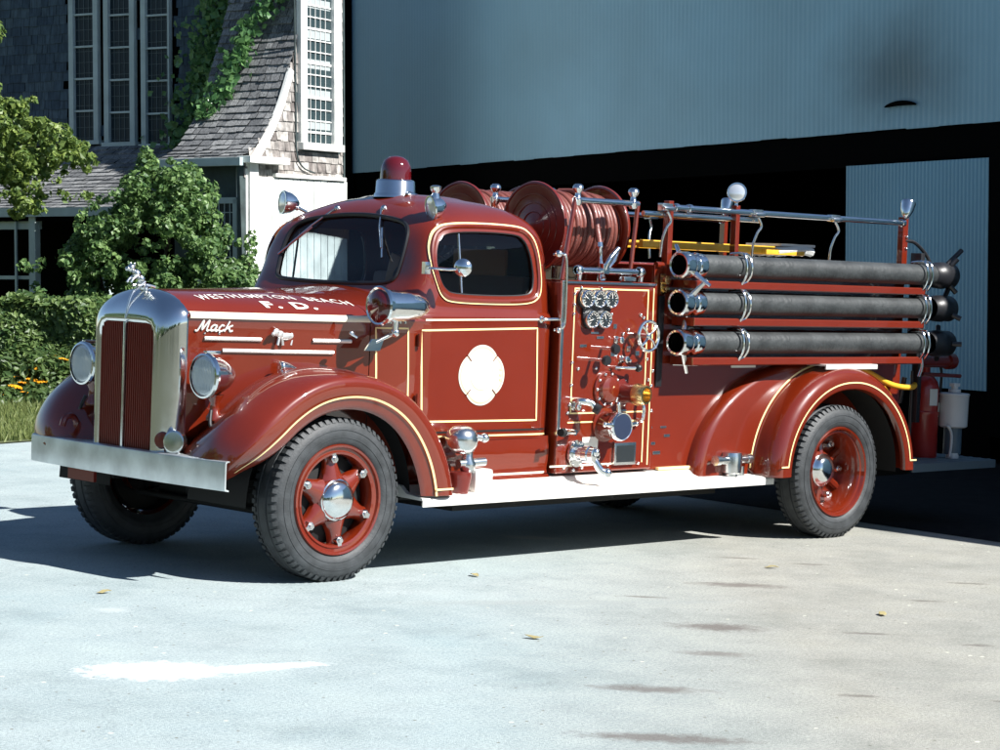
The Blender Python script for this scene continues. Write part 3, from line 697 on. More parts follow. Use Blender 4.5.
# ---- bumper: a channel with a deep face and a wide top flange
bm = nb(); rows = []
for i in range(41):
    y = -1.0+2.0*i/40; bx_ = -.84+.045*(abs(y)/1.0)**2.2
    rows.append([Vector((bx_+.17, y, .735)), Vector((bx_+.012, y, .735)), Vector((bx_+.003, y, .73)), Vector((bx_, y, .72)), Vector((bx_, y, .575)), Vector((bx_+.003, y, .565)), Vector((bx_+.03, y, .56)), Vector((bx_+.03, y, .568)), Vector((bx_+.009, y, .575)), Vector((bx_+.009, y, .72)), Vector((bx_+.017, y, .727)), Vector((bx_+.17, y, .727))])
grid(bm, rows, closed_u=True, cap=True); finish(bm, 'bumper', M['bumper'], FE, ang=30)
bm = nb()
for y in (-.4, .4): box(bm, (-.66, y, .62), (.32, .08, .12))
finish(bm, 'bumper_bracket', M['darkred'], FE, bevel=.008)
for y in (.62,):
    bm = nb(); cyl(bm, (-.72, y, .735), (-.72, y, .765), .045, n=14); tube(bm, catmull([(-.72, y, .76), (-.72, y, .83), (-.75, y, .87), (-.80, y, .86), (-.82, y, .81)], 4), .02, 8); finish(bm, 'tow_hook', M['darkred'], FE)
bm = nb(); box(bm, (-.80, .42, .53), (.02, .28, .07)); finish(bm, 'plate_bracket', M['darkred'], FE, smooth=False)
bm = nb(); lathe(bm, [(-.06, 0), (-.06, .03), (-.02, .05), (.03, .052), (.04, .045), (.045, .0)], (-.745, -.345, .80), (-.94, -.33, .05), 20); box(bm, (-.73, -.345, .745), (.06, .05, .03)); finish(bm, 'bumper_siren', M['darkred'], FE)
bm = nb(); lathe(bm, [(-.07, 0), (-.065, .03), (-.03, .055), (.03, .065), (.045, .068), (.05, .055), (.035, .0)], (-.745, -.47, .80), (-.9, -.4, .08), 24); cyl(bm, (-.74, -.47, .735), (-.74, -.47, .78), .02); finish(bm, 'fog_lamp', M['chrome2'], FE)

# ---- front fenders
def interp(tab, phi):
    for a, b in zip(tab, tab[1:]):
        if phi <= b[0]:
            t = (phi-a[0])/(b[0]-a[0]); t2 = t; return [a[k]+(b[k]-a[k])*t2 for k in range(1, len(a))]
    return list(tab[-1][1:])
def smooth_tab(tab, n):
    P = catmull([Vector(t[:3]) if len(t) == 3 else t for t in tab], 4); return P
# phi (deg from the nose over the top to the running board): for each rail (y, r)
FT = {
 #        opening        outer face     shoulder       crown          inner shoulder  inner
 8:   [(-.86, .735), (-.88, .785), (-.88, .79), (-.76, .80), (-.60, .80), (-.46, .79)],
 14:  [(-.96, .70), (-.985, .775), (-.975, .80), (-.82, .83), (-.62, .82), (-.45, .77)],
 24:  [(-1.065, .628), (-1.09, .735), (-1.065, .79), (-.86, .845), (-.64, .80), (-.44, .72)],
 36:  [(-1.105, .578), (-1.135, .70), (-1.10, .775), (-.88, .835), (-.66, .77), (-.44, .66)],
 50:  [(-1.11, .558), (-1.145, .68), (-1.11, .755), (-.89, .81), (-.68, .76), (-.46, .66)],
 70:  [(-1.11, .55), (-1.148, .67), (-1.115, .74), (-.90, .785), (-.70, .76), (-.50, .70)],
 90:  [(-1.11, .55), (-1.148, .665), (-1.115, .735), (-.91, .772), (-.74, .765), (-.56, .735)],
 110: [(-1.11, .56), (-1.148, .68), (-1.115, .745), (-.92, .778), (-.78, .775), (-.62, .76)],
 130: [(-1.11, .575), (-1.148, .70), (-1.12, .77), (-.95, .80), (-.84, .80), (-.70, .80)],
 150: [(-1.11, .59), (-1.148, .72), (-1.125, .795), (-1.0, .825), (-.90, .825), (-.78, .825)],
 165: [(-1.11, .605), (-1.148, .74), (-1.13, .82), (-1.02, .845), (-.93, .845), (-.80, .845)],
 180: [(-1.11, .63), (-1.148, .76), (-1.135, .845), (-1.04, .87), (-.95, .87), (-.82, .87)]}
def front_fender(s):
    keys = sorted(FT); cols = []
    for ri in range(6):
        P = catmull([Vector((k/60, FT[k][ri][0], FT[k][ri][1])) for k in keys], 6); cols.append(P)
    rows = []
    for i in range(len(cols[0])):
        pr_ = catmull([cols[r][i] for r in range(6)], 5); row = []
        # rolled lip at the opening
        a0 = math.radians(cols[0][i][0]*60); r0 = cols[0][i][2]; y0 = cols[0][i][1]
        row.append(Vector((-cos(a0)*(r0-.004), (y0+.03)*-s, .485+sin(a0)*(r0-.004)))); row.append(Vector((-cos(a0)*(r0-.014), (y0+.015)*-s, .485+sin(a0)*(r0-.014))))
        for p in pr_:
            a = math.radians(p[0]*60); row.append(Vector((-cos(a)*p[2], p[1]*-s, .485+sin(a)*p[2])))
        rows.append(row)
    bm = nb(); grid(bm, rows); f = finish(bm, 'front_fender', RED, FE); solidify(f, .006, 1 if s > 0 else -1); bake(f)
    # cream line round the opening
    bm = nb(); L_ = []
    for i in range(6, len(cols[0])):
        p = cols[0][i]; q = cols[1][i]; a = math.radians(p[0]*60); rr_ = []
        for t in (.50, .60):
            y = p[1]+(q[1]-p[1])*min(1, t*1.25)-.010; r = p[2]+(q[2]-p[2])*t; rr_.append(Vector((-cos(a)*r, y*-s, .485+sin(a)*r)))
        L_.append(rr_)
    e = L_[-1]; 
    for k in range(1, 6): L_.append([e[0]+Vector((.035*k, 0, 0)), e[1]+Vector((.035*k, 0, .0))]) if False else None
    grid(bm, L_); finish(bm, 'fender_pinstripe', M['gold'], f)
    bm = nb(); box(bm, (.76, -s*1.1535, .525), (.14, .002, .012)); finish(bm, 'fender_pinstripe', M['gold'], f, smooth=False)
    # parking lamp on the crown
    bm = nb(); lathe(bm, [(-.09, 0), (-.06, .014), (-.0, .03), (.05, .034), (.06, .028), (.062, 0)], (-.13, -s*.70, 1.245), (-1, 0, .12), 18); box(bm, (-.11, -s*.70, 1.215), (.16, .05, .03)); finish(bm, 'parking_lamp', CH, f, bevel=.006)
    return f
ffs = [front_fender(-s) for s in (-1, 1)]
# ---- headlights
def headlight(s):
    c = Vector((-.66, s*.625, 1.195)); ax = Vector((-1, 0, 0)); r = empty('headlight'); r.parent = FE; r.location = c
    bm = nb(); lathe(bm, [(-.20, 0), (-.193, .022), (-.165, .052), (-.12, .085), (-.06, .111), (0, .124), (.012, .129)], ax=ax, n=40); finish(bm, 'lamp_body', CH, r)
    bm = nb(); lathe(bm, [(.0, .127), (.006, .136), (.02, .138), (.032, .131), (.036, .120)], ax=ax, n=40); finish(bm, 'lamp_rim', CH, r)
    bm = nb(); lathe(bm, [(.02, .124), (.028, .115), (.034, .08), (.037, .04), (.038, 0)], ax=ax, n=40)
    for k in range(-8, 9):
        y = k*.0135; h = math.sqrt(.11**2-y*y); xx = .038-.010*(abs(y)/.11)**2
        box(bm, (-xx, y, 0), (.003, .004, 2*h*.94))
    finish(bm, 'lamp_lens', M['lens'], r)
    bm = nb(); lathe(bm, [(0, .0), (0, .05), (.02, .05), (.05, .03), (.1, .026), (.14, .05), (.15, .052)], (.06, 0, -.26), (0, 0, 1), 16); finish(bm, 'lamp_bracket', RED, r); bm = nb(); box(bm, (.03, 0, .135), (.1, .035, .022)); finish(bm, 'lamp_crest', CH, r, bevel=.004)
    bm = nb(); tube(bm, catmull([(.02, s*.02, -.2), (-.0, s*.05, -.29), (.06, s*.09, -.30), (.1, s*.1, -.22)], 5), .011, 8); finish(bm, 'lamp_cable', M['blk'], r)
for s in (-1, 1): headlight(s)
# apron between radiator and fenders
for s in (-1, 1):
    bm = nb(); rows = []
    for i in range(12):
        t = i/11; x = -.70+.9*t
        rows.append([Vector((x, s*(.36+.05*t), .70+.1*t)), Vector((x, s*(.42+.05*t), .76+.12*t)), Vector((x, s*(.50+.05*t), .86+.2*t)), Vector((x+.02, s*.62, .93+.26*t))])
    grid(bm, rows); finish(bm, 'fender_apron', RED, FE)

# black liners added in the wheel arches, standing in for the shade there
for s in (-1, 1):
    for cx, rx, rz, yi, yo in ((0.02, .63, .66, .40, 1.0), (4.72, .70, .66, .58, 1.17)):
        bm = nb(); arc = [(cx-rx*cos(PI*k/24), .485+rz*sin(PI*k/24)-.03) for k in range(25)]
        grid(bm, [[Vector((x, s*yi, z)) for x, z in arc], [Vector((x, s*(yo-.04), z)) for x, z in arc]]); grid(bm, [[Vector((x, s*yi, z)) for x, z in arc], [Vector((x, s*yi, .5)) for x, z in arc]]); finish(bm, 'wheel_housing', M['blkmatte'], FE)
# ---- running boards and aprons
for s in (-1, 1):
    bm = nb(); x0, x1 = .615, 3.98
    sec = [(-.86, .535), (-.905, .530), (-.935, .505), (-.97, .485), (-1.10, .474), (-1.112, .468), (-1.118, .458), (-1.118, .418), (-1.110, .418), (-1.110, .455), (-.86, .462)]
    grid(bm, [[Vector((x, -s*y, z)) for y, z in sec] for x in [x0+(x1-x0)*k/30 for k in range(31)]], closed_u=True, cap=True); 
    for k in range(5): box(bm, ((x0+x1)/2, s*(.975+.028*k), .4825-.002*k), (x1-x0-.04, .010, .005))
    finish(bm, 'running_board', M['alu'], FE, ang=30)
    bm = nb(); sec = [(-.872, .80), (-.876, .70), (-.872, .64), (-.862, .585), (-.868, .555), (-.885, .54), (-.90, .528)]
    grid(bm, [[Vector((x, -s*y, z)) for y, z in sec] for x in (.70, 1.2, 1.93)]); sill = finish(bm, 'sill_panel', RED, FE)
    bm = nb(); grid(bm, [[Vector((x, -s*y, z)) for y, z in ((-.873, .568), (-.870, .554))] for x in (1.15, 1.9)]); finish(bm, 'sill_pinstripe', M['cream'], sill)

# ---- pump compartment and rear body
bm = nb(); box(bm, (2.42, 0, 1.18), (.93, 1.84, 1.26), None); pumpbox = finish(bm, 'pump_compartment', RED, FE, bevel=.012, smooth=False)
bm = nb(); box(bm, (2.42, 0, 1.8145), (.93, 1.80, .006)); finish(bm, 'pump_deck', RED, FE, smooth=False)
for s in (-1, 1):
    bm = nb(); box(bm, (2.40, s*.925, 1.805), (.92, .014, .014)); finish(bm, 'panel_top_trim', CH, FE, smooth=False)
    bm = nb(); box(bm, (1.957, s*.926, 1.31), (.028, .016, 1.01)); finish(bm, 'panel_edge_trim', M['chrome2'], FE, smooth=False, bevel=.003)
bm = nb()
yb = .88
box(bm, (4.33, -yb+.01, 1.24), (2.88, .02, 1.40)); box(bm, (4.33, yb-.01, 1.24), (2.88, .02, 1.40)); box(bm, (5.76, 0, 1.24), (.02, 1.72, 1.4)); box(bm, (2.90, 0, 1.24), (.02, 1.72, 1.4)); box(bm, (4.33, 0, 1.45), (2.84, 1.72, .04))
finish(bm, 'hose_body', RED, FE, bevel=.004, smooth=False)
for s in (-1, 1):
    bm = nb(); tube(bm, [(2.9, s*yb, 1.94), (5.77, s*yb, 1.94)], .022, 12); finish(bm, 'body_top_bead', RED, FE)
    bm = nb(); box(bm, (4.33, s*(yb+.015), .545), (2.7, .03, .02)); finish(bm, 'body_sill_bead', M['gold'], FE, bevel=.004)
    # dark slot column and brass catch forward of the hoses
    bm = nb(); box(bm, (2.965, s*.886, 1.42), (.06, .012, .62)); finish(bm, 'cable_channel', M['blk'], FE, bevel=.004)
    bm = nb(); cyl(bm, (2.965, s*.89, 1.84), (2.965, s*.94, 1.84), .03); cyl(bm, (2.975, s*.89, 1.775), (2.975, s*.93, 1.775), .022); box(bm, (2.965, s*.893, 1.81), (.05, .01, .14)); finish(bm, 'brass_catch', M['brass'], FE, bevel=.003)
def stripes_rect(x0, x1, z0, z1, y, name, w_=.010, m='gold'):
    bm = nb(); t = .002
    box(bm, ((x0+x1)/2, y, z0), (x1-x0+w_, t, w_)); box(bm, ((x0+x1)/2, y, z1), (x1-x0+w_, t, w_)); box(bm, (x0, y, (z0+z1)/2), (w_, t, z1-z0-w_)); box(bm, (x1, y, (z0+z1)/2), (w_, t, z1-z0-w_))
    return finish(bm, name, M[m], pumpbox, smooth=False)
PY = -.92
for s in (-1, 1):
    stripes_rect(2.075, 2.79, .945, 1.765, s*.9215, 'panel_pinstripe'); bm = nb(); box(bm, (2.845, s*.9215, 1.18), (.010, .002, 1.2)); box(bm, (2.42, s*.9215, .885), (.74, .002, .010)); box(bm, (2.79, s*.9215, .74), (.010, .002, .28)); finish(bm, 'panel_pinstripe', M['gold'], pumpbox, smooth=False)
    bm = nb(); box(bm, (2.3, s*.9215, .60), (.8, .002, .012)); finish(bm, 'panel_pinstripe', M['cream'], pumpbox, smooth=False)
# everything on the near-side pump panel
bm = nb(); out = []
cs = [(2.16, 1.700), (2.275, 1.700), (2.39, 1.700), (2.215, 1.565), (2.335, 1.565)]
for (a, b) in cs: lathe(bm, [(0, .064), (.018, .064), (.02, .06), (.02, 0)], (a, PY, b), (0, -1, 0), 28)
box(bm, (2.275, PY-.009, 1.64), (.26, .016, .14)); finish(bm, 'gauge_board', M['blk'], FE)
for (a, b) in cs:
    r = empty('pressure_gauge', (a, PY-.02, b)); r.parent = FE; r.scale = (1.08, 1.08, 1.08)
    bm = nb(); lathe(bm, [(0, .054), (.012, .056), (.024, .054), (.03, .048), (.026, .043), (.020, .042)], ax=(0, -1, 0), n=36); finish(bm, 'gauge_bezel', CH, r)
    bm = nb(); lathe(bm, [(.021, .044), (.022, 0)], ax=(0, -1, 0), n=28); finish(bm, 'gauge_dial', M['dial'], r)
    bm = nb()
    for k in range(11):
        t = math.radians(-130+26*k); c_ = Vector((sin(t)*.035, -.0235, cos(t)*.035)); box(bm, c_, (.003, .001, .009 if k % 2 else .013), Matrix.Rotation(t, 3, 'Y'))
    t = random.uniform(-2, 1); box(bm, (sin(t)*.012, -.0245, cos(t)*.012), (.004, .001, .042), Matrix.Rotation(t, 3, 'Y')); finish(bm, 'gauge_needle', M['white'], r, smooth=False)
    lathe_b = nb(); lathe(lathe_b, [(.02, .006), (.027, .006), (.027, 0)], ax=(0, -1, 0), n=10); finish(lathe_b, 'gauge_needle', CH, r)
def knob(name, x, z, r, L, m=None, m2=None, neck=.45):
    bm = nb(); lathe(bm, [(0, r*1.1), (.006, r*1.1), (.010, r*neck), (L*.55, r*neck), (L*.6, r*.9), (L*.7, r), (L*.95, r*.95), (L, r*.7), (L, 0)], (x, PY, z), (0, -1, 0), 18)
    return finish(bm, name, m or CH, FE)
# hand wheel
bm = nb(); c = Vector((2.70, PY-.10, 1.46)); R_ = .100
tube(bm, [c+Vector((cos(t), 0, sin(t)))*R_ for t in [2*PI*k/40 for k in range(40)]], .012, 8, closed=True)
for k in range(4): a = PI/4+PI/2*k; tube(bm, [c, c+Vector((cos(a)*.05, -.008, sin(a)*.05)), c+Vector((cos(a), 0, sin(a)))*R_], .009, 8)
cyl(bm, (2.70, PY, 1.46), c, .016, n=12); sphere(bm, c, .026, (1, .7, 1)); finish(bm, 'hand_wheel', CH, FE)
# pull knobs, T handles
bm = nb()
for (x, z, L) in ((2.245, 1.30, .13), (2.35, 1.375, .11)):
    cyl(bm, (x, PY, z), (x, PY-L, z-.0), .012, n=12)
finish(bm, 'control_rod', CH, FE)
for (x, z, L) in ((2.245, 1.30, .13), (2.35, 1.375, .11)):
    bm = nb(); lathe(bm, [(0, .0), (0, .03), (.02, .036), (.034, .03), (.036, 0)], (x, PY-L, z), (0, -1, 0), 18); finish(bm, 'black_knob', M['blk'], FE)
bm = nb(); cyl(bm, (2.45, PY, 1.245), (2.45, PY-.05, 1.245), .014); cyl(bm, (2.44, PY-.045, 1.245), (2.62, PY-.08, 1.245), .011); finish(bm, 'throttle_lever', CH, FE)
bm = nb(); sphere(bm, (2.63, PY-.082, 1.245), .028); finish(bm, 'lever_knob', M['blk'], FE)
# round inspection flange with bolts
bm = nb(); lathe(bm, [(0, .125), (.014, .125), (.02, .118), (.02, .09), (.045, .082), (.06, .05), (.062, 0)], (2.41, PY, 1.10), (0, -1, 0), 36); finish(bm, 'pump_flange', RED, FE)
# brass outlet with bright cup
bm = nb(); lathe(bm, [(0, .095), (.014, .095), (.02, .07), (.08, .06), (.10, .066), (.13, .066), (.135, .055)], (2.56, PY, 1.075), (.15, -1, -.02), 30); finish(bm, 'discharge_outlet', M['darkred'], FE)
bm = nb(); lathe(bm, [(.12, .072), (.135, .076), (.19, .066), (.205, .062), (.205, .05), (.15, .045), (.15, 0)], (2.56, PY, 1.075), (.15, -1, -.02), 30); finish(bm, 'outlet_cap', M['brass'], FE)
# big suction inlet with black-faced cap
bm = nb(); lathe(bm, [(0, .115), (.015, .115), (.02, .092), (.12, .090), (.125, .098), (.14, .098)], (2.40, PY, .865), (0, -1, 0), 40); finish(bm, 'suction_inlet', RED, FE)
bm = nb(); lathe(bm, [(.13, .098), (.15, .100), (.17, .097), (.178, .09), (.175, .084)], (2.40, PY, .865), (0, -1, 0), 40)
for a in (.1, PI-.1, PI/2+.2): cyl(bm, (2.40+cos(a)*.09, PY-.155, .865+sin(a)*.09), (2.40+cos(a)*.155, PY-.155, .865+sin(a)*.15), .018, .012, 10); sphere(bm, (2.40+cos(a)*.155, PY-.155, .865+sin(a)*.15), .017)
finish(bm, 'inlet_cap_ring', CH, FE)
bm = nb(); lathe(bm, [(.174, .086), (.176, .05), (.177, 0)], (2.40, PY, .865), (0, -1, 0), 40); finish(bm, 'inlet_cap_face', mat('blue_black_paint', (.02, .03, .06), .35), FE)
# lower left discharge with bright body, chain and cap
bm = nb(); lathe(bm, [(0, .09), (.014, .09), (.02, .05), (.07, .045), (.08, .058), (.12, .058), (.13, .05), (.165, .05), (.17, .04), (.17, 0)], (2.14, PY, .68), (.12, -1, 0), 28)
tube(bm, catmull([(2.15, PY-.12, .68), (2.17, PY-.15, .64), (2.20, PY-.18, .58), (2.23, PY-.2, .57)], 4), .026, 10); sphere(bm, (2.235, PY-.2, .565), .034); sphere(bm, (2.16, PY-.16, .70), .03)
for k in range(6): a = PI*k/3; sphere(bm, (2.14+cos(a)*.076, PY-.017, .68+sin(a)*.076), .009, seg=8)
finish(bm, 'discharge_valve', CH, FE)
bm = nb(); box(bm, (2.27, PY-.004, .735), (.15, .004, .10)); finish(bm, 'number_plate_blank', M['alu'], FE, smooth=False)
# drain lever with grey knob at the front edge
bm = nb(); cyl(bm, (2.06, PY, .825), (2.06, PY-.07, .825), .02, n=12); cyl(bm, (2.06, PY-.06, .825), (1.90, PY-.11, .832), .014, n=12); finish(bm, 'drain_lever', CH, FE)
bm = nb(); cyl(bm, (1.905, PY-.11, .832), (1.865, PY-.122, .834), .03, .026, 16); finish(bm, 'lever_knob', M['blkmatte'], FE)
# small black instrument in a chrome frame
bm = nb(); box(bm, (2.60, PY-.012, .665), (.21, .022, .15)); finish(bm, 'instrument_frame', M['chrome2'], FE, bevel=.004)
bm = nb(); box(bm, (2.60, PY-.024, .665), (.17, .006, .112)); finish(bm, 'instrument_face', M['dial'], FE, smooth=False)
# levers at the right edge and nozzles
bm = nb(); tube(bm, catmull([(2.715, PY-.01, 1.0), (2.72, PY-.05, 1.0), (2.725, PY-.06, .95), (2.72, PY-.05, .89), (2.715, PY-.01, .89)], 4), .014, 8); finish(bm, 'bail_handle', CH, FE)
for (x, z) in ((2.10, .99), (2.49, 1.43), (2.55, 1.30)): knob('small_valve', x, z, .024, .06)
# elbow drain near the corner
bm = nb(); tube(bm, catmull([(2.10, PY, 1.03), (2.10, PY-.07, 1.03), (2.16, PY-.10, 1.02), (2.18, PY-.12, .99)], 4), .024, 10); finish(bm, 'elbow_fitting', CH, FE)
bm = nb(); cyl(bm, (2.18, PY-.12, .99), (2.195, PY-.15, .975), .034, .034, 14); finish(bm, 'elbow_cap', M['blk'], FE)
# nameplates, bolts
for (x, z, w_, h_) in ((2.17, 1.39, .085, .028), (2.33, 1.445, .09, .026), (2.47, 1.335, .085, .045), (2.275, 1.475, .1, .02), (2.47, 1.52, .04, .05), (2.61, 1.37, .045, .06), (2.70, 1.34, .05, .05), (2.58, .955, .09, .02), (2.90, .83, .07, .022), (2.94, .72, .06, .03), (3.04, .83, .08, .022), (3.08, .77, .08, .03), (2.98, .655, .10, .035), (2.885, .93, .03, .03), (2.90, .775, .05, .045)):
    y = PY if x < 2.885 else -.88
    bm = nb(); box(bm, (x, y-.003, z), (w_*.75, .005, h_*.6)); finish(bm, 'nameplate', M['chrome2'], FE, bevel=.001, smooth=False)
pts = [(2.07, z) for z in (1.73, 1.66, 1.60, 1.28, 1.13)]+[(2.045, .95), (2.06, 1.005), (2.13, 1.24), (2.30, 1.24), (2.43, 1.60), (2.46, 1.66), (2.46, 1.75), (2.13, 1.77), (2.32, 1.77), (2.80, 1.30), (2.82, 1.16), (2.85, 1.12), (2.86, 1.22), (2.78, 1.01), (2.86, .95), (2.91, .94), (2.55, 1.47), (2.60, 1.50), (2.53, 1.44), (2.63, 1.29), (2.57, 1.31), (2.75, 1.58), (2.78, 1.52), (2.72, 1.60), (2.12, .57), (2.03, .59), (2.2, .585), (2.45, .595), (2.75, .595)]
for k in range(10): a = 2*PI*k/10; pts.append((2.41+.105*cos(a), 1.10+.105*sin(a)))
for k in range(5): a = 2*PI*k/5; pts.append((2.56+.085*cos(a), 1.075+.085*sin(a)))
for i, (x, z) in enumerate(pts):
    bm = nb(); y = PY if x < 2.885 else -.88; sphere(bm, (x, y-.006-(.016 if (x-2.41)**2+(z-1.1)**2 < .0135 else 0), z), .0115, (1, .9, 1), 8); finish(bm, 'chrome_bolt', CH, FE)
# tall chrome grab rails beside the cab rear corner
for s in (-1, 1):
    bm = nb(); tube(bm, catmull([(1.925, s*.86, 1.98), (1.95, s*.925, 1.985), (1.97, s*.935, 1.93), (1.97, s*.94, 1.6), (1.96, s*.935, 1.51), (1.93, s*.885, 1.49)], 5), .010, 10); sphere(bm, (1.93, s*.90, 1.985), .026); sphere(bm, (1.945, s*.91, 1.49), .022); finish(bm, 'grab_handle', CH, FE)

# ---- hose reels and their frame
for yc in (-.39, .34):
    r = empty('hose_reel', (2.2, yc, 2.165)); r.parent = FE
    for x in (0.0, .62):
        bm = nb(); lathe(bm, [(-.012, 0), (-.012, .05), (-.006, .06), (-.006, .285), (-.014, .292), (-.012, .304), (0, .308), (.012, .304), (.014, .292), (.006, .285), (.006, .06), (.012, .05), (.012, 0)], (x, 0, 0), (1, 0, 0), 64)
        for q in range(3): tube(bm, [(x-.008, (.1+.06*q)*cos(2*PI*k/48), (.1+.06*q)*sin(2*PI*k/48)) for k in range(48)], .003, 6, closed=True)
        finish(bm, 'reel_disc', M['darkred'] if x == 0 else RED, r)
    bm = nb(); pts = []; turns = 14
    for k in range(turns*36+1): t = k/36; pts.append((.045+.53*(t/turns), (.235+.006*sin(t*2.3))*cos(2*PI*t), (.235+.006*sin(t*2.3))*sin(2*PI*t)))
    tube(bm, pts, .0205, 8); cyl(bm, (0.01, 0, 0), (.61, 0, 0), .21, n=32)
    finish(bm, 'wound_hose', M['reelhose'], r, ang=60)
    # free end coming off the near side with its nozzle
    if yc < 0:
        bm = nb(); tube(bm, catmull([(.25, 0.02, .25), (.28, -.15, .24), (.29, -.27, .14), (.28, -.33, -.02), (.26, -.37, -.1)], 6), .021, 10); finish(bm, 'hose_end', M['reelhose'], r)
        bm = nb(); lathe(bm, [(0, .024), (.03, .026), (.04, .018), (.12, .014), (.16, .022), (.20, .018), (.24, .03), (.26, .03), (.26, 0)], (.26, -.37, -.09), (-.02, -.15, -1), 16)
        tube(bm, catmull([(.25, -.40, -.26), (.31, -.41, -.26), (.36, -.42, -.2), (.40, -.42, -.12)], 4), .015, 8); finish(bm, 'hose_nozzle', CH, r)
def finial(p):
    bm = nb(); lathe(bm, [(-.05, .02), (-.03, .032), (-.012, .034), (0, .022), (.03, .018), (.045, .03), (.062, .038), (.078, .034), (.09, .02), (.092, 0)], p, (0, 0, 1), 18); return finish(bm, 'roller_finial', CH, FE)
for y in (-.84, -.06):
    bm = nb(); cyl(bm, (2.12, y, 2.345), (2.74, y, 2.345), .020, n=16); cyl(bm, (2.12, y, 2.345), (2.74, y, 2.345), .006); finish(bm, 'guide_roller', CH, FE)
    for x in (2.15, 2.69): finial((x, y, 2.36))
    for x, dx in ((2.13, -.10), (2.74, -.06)):
        bm = nb(); tube(bm, [(x+dx if y < -.5 else x, y, 1.82), (x, y, 2.36)], .016, 8); finish(bm, 'roller_post', RED, FE)
bm = nb(); cyl(bm, (2.13, -.895, 1.885), (2.73, -.895, 1.885), .022, n=16)
for x in (2.13, 2.73): lathe(bm, [(-.03, .03), (-.02, .036), (.0, .036), (.02, .03), (.03, .0)], (x, -.895, 1.885), (1, 0, 0), 14); cyl(bm, (x+.02, -.88, 1.82), (x+.02, -.895, 1.885), .016)
finish(bm, 'lower_guide_roller', CH, FE)
bm = nb(); tube(bm, catmull([(2.35, -.91, 1.88), (2.37, -.93, 1.95), (2.42, -.93, 2.0), (2.47, -.93, 2.04)], 4), .018, 8); box(bm, (2.36, -.91, 1.90), (.06, .04, .07)); finish(bm, 'nozzle_holder', CH, FE, bevel=.005)
bm = nb(); box(bm, (2.60, -.90, 1.838), (.12, .05, .03)); finish(bm, 'nozzle_rest', M['chrome2'], FE, bevel=.006)

# ---- rails above the hose body
for s in (-1, 1):
    bm = nb(); cyl(bm, (3.03, s*.90, 2.335), (5.70, s*.90, 2.335), .021, n=14)
    for x in (3.06, 3.20, 5.68): lathe(bm, [(-.02, .024), (-.015, .03), (.015, .03), (.02, .024)], (x, s*.90, 2.335), (1, 0, 0), 12)
    finish(bm, 'hand_rail', CH, FE)
    bm = nb(); cyl(bm, (2.75, s*.88, 2.285), (3.98, s*.88, 2.285), .018, n=12); finish(bm, 'hand_rail', CH, FE)
    for x, z0, w_ in ((3.0, 1.80, .05), (3.71, 1.93, .045), (5.71, 1.93, .07)):
        bm = nb(); box(bm, (x, s*.90, (z0+2.38)/2), (w_, .02, 2.38-z0)); box(bm, (x-w_/2, s*.89, (z0+2.38)/2), (.006, .05, 2.38-z0)); finish(bm, 'rail_post', RED, FE, bevel=.003, smooth=False)
    for x in (3.92, 4.82, 2.95):
        bm = nb(); z = 2.335; box(bm, (x, s*.90, z), (.10, .05, .05)); cyl(bm, (x-.05, s*.93, z-.01), (x+.05, s*.93, z-.01), .018)
        tube(bm, catmull([(x+.0, s*.92, z-.03), (x+.03, s*.93, z-.09), (x-.0, s*.92, z-.14), (x-.02, s*.90, z-.23), (x-.02, s*.89, z-.34)], 4), .010, 8); finish(bm, 'hose_strap_hook', M['chrome2'], FE, bevel=.006)
    for k in range(2):
        bm = nb(); sphere(bm, (5.725, s*.915, 2.14+.09*k), .011, seg=8); finish(bm, 'chrome_bolt', CH, FE)
def spotlight(p, ax, r=.062, name='spotlight', lens='bulbwhite', L=1.0, parent=FE, stem=None):
    o = empty(name, p); o.parent = parent; ax = Vector(ax).normalized()
    bm = nb(); lathe(bm, [(-.085*L, 0), (-.08*L, .25*r), (-.06*L, .62*r), (-.03*L, .9*r), (0, r), (.012, r*1.06), (.02, r*1.02), (.02, r*.9)], ax=ax, n=30)
    if stem: cyl(bm, ax*-.03, Vector(stem), .012, n=10); sphere(bm, Vector(stem)*.55, .020)
    finish(bm, 'lamp_body', CH, o)
    bm = nb(); lathe(bm, [(.016, r*.93), (.024, r*.6), (.028, 0)], ax=ax, n=30); finish(bm, 'lamp_lens', M[lens], o); return o
spotlight((3.70, -.90, 2.47), (-.75, -.62, .12), .066, stem=(.0, 0, -.10))
spotlight((5.74, -.90, 2.475), (.45, .2, .75), .055, stem=(-.01, 0, -.11), L=1.5)
spotlight((5.74, .90, 2.475), (.45, .2, .75), .055, stem=(-.01, 0, -.11), L=1.5)
# cab spotlights on the windshield pillars, bullet siren lamp, beacon, mirror, wipers
sp = spotlight((1.03, -.66, 2.245), (-.85, .25, -.15), .075, stem=(.02, -.02, -.13), L=1.1)
bm = nb(); lathe(bm, [(0, .03), (.02, .026), (.04, .02), (.06, .034), (.08, .036), (.088, .02), (.09, 0)], (0.0, -.02, .05), (0, 0, 1), 14); finish(bm, 'lamp_finial', CH, sp)
spotlight((1.00, .79, 2.265), (-.9, .3, .05), .078, stem=(.12, -.09, -.06), L=1.25)
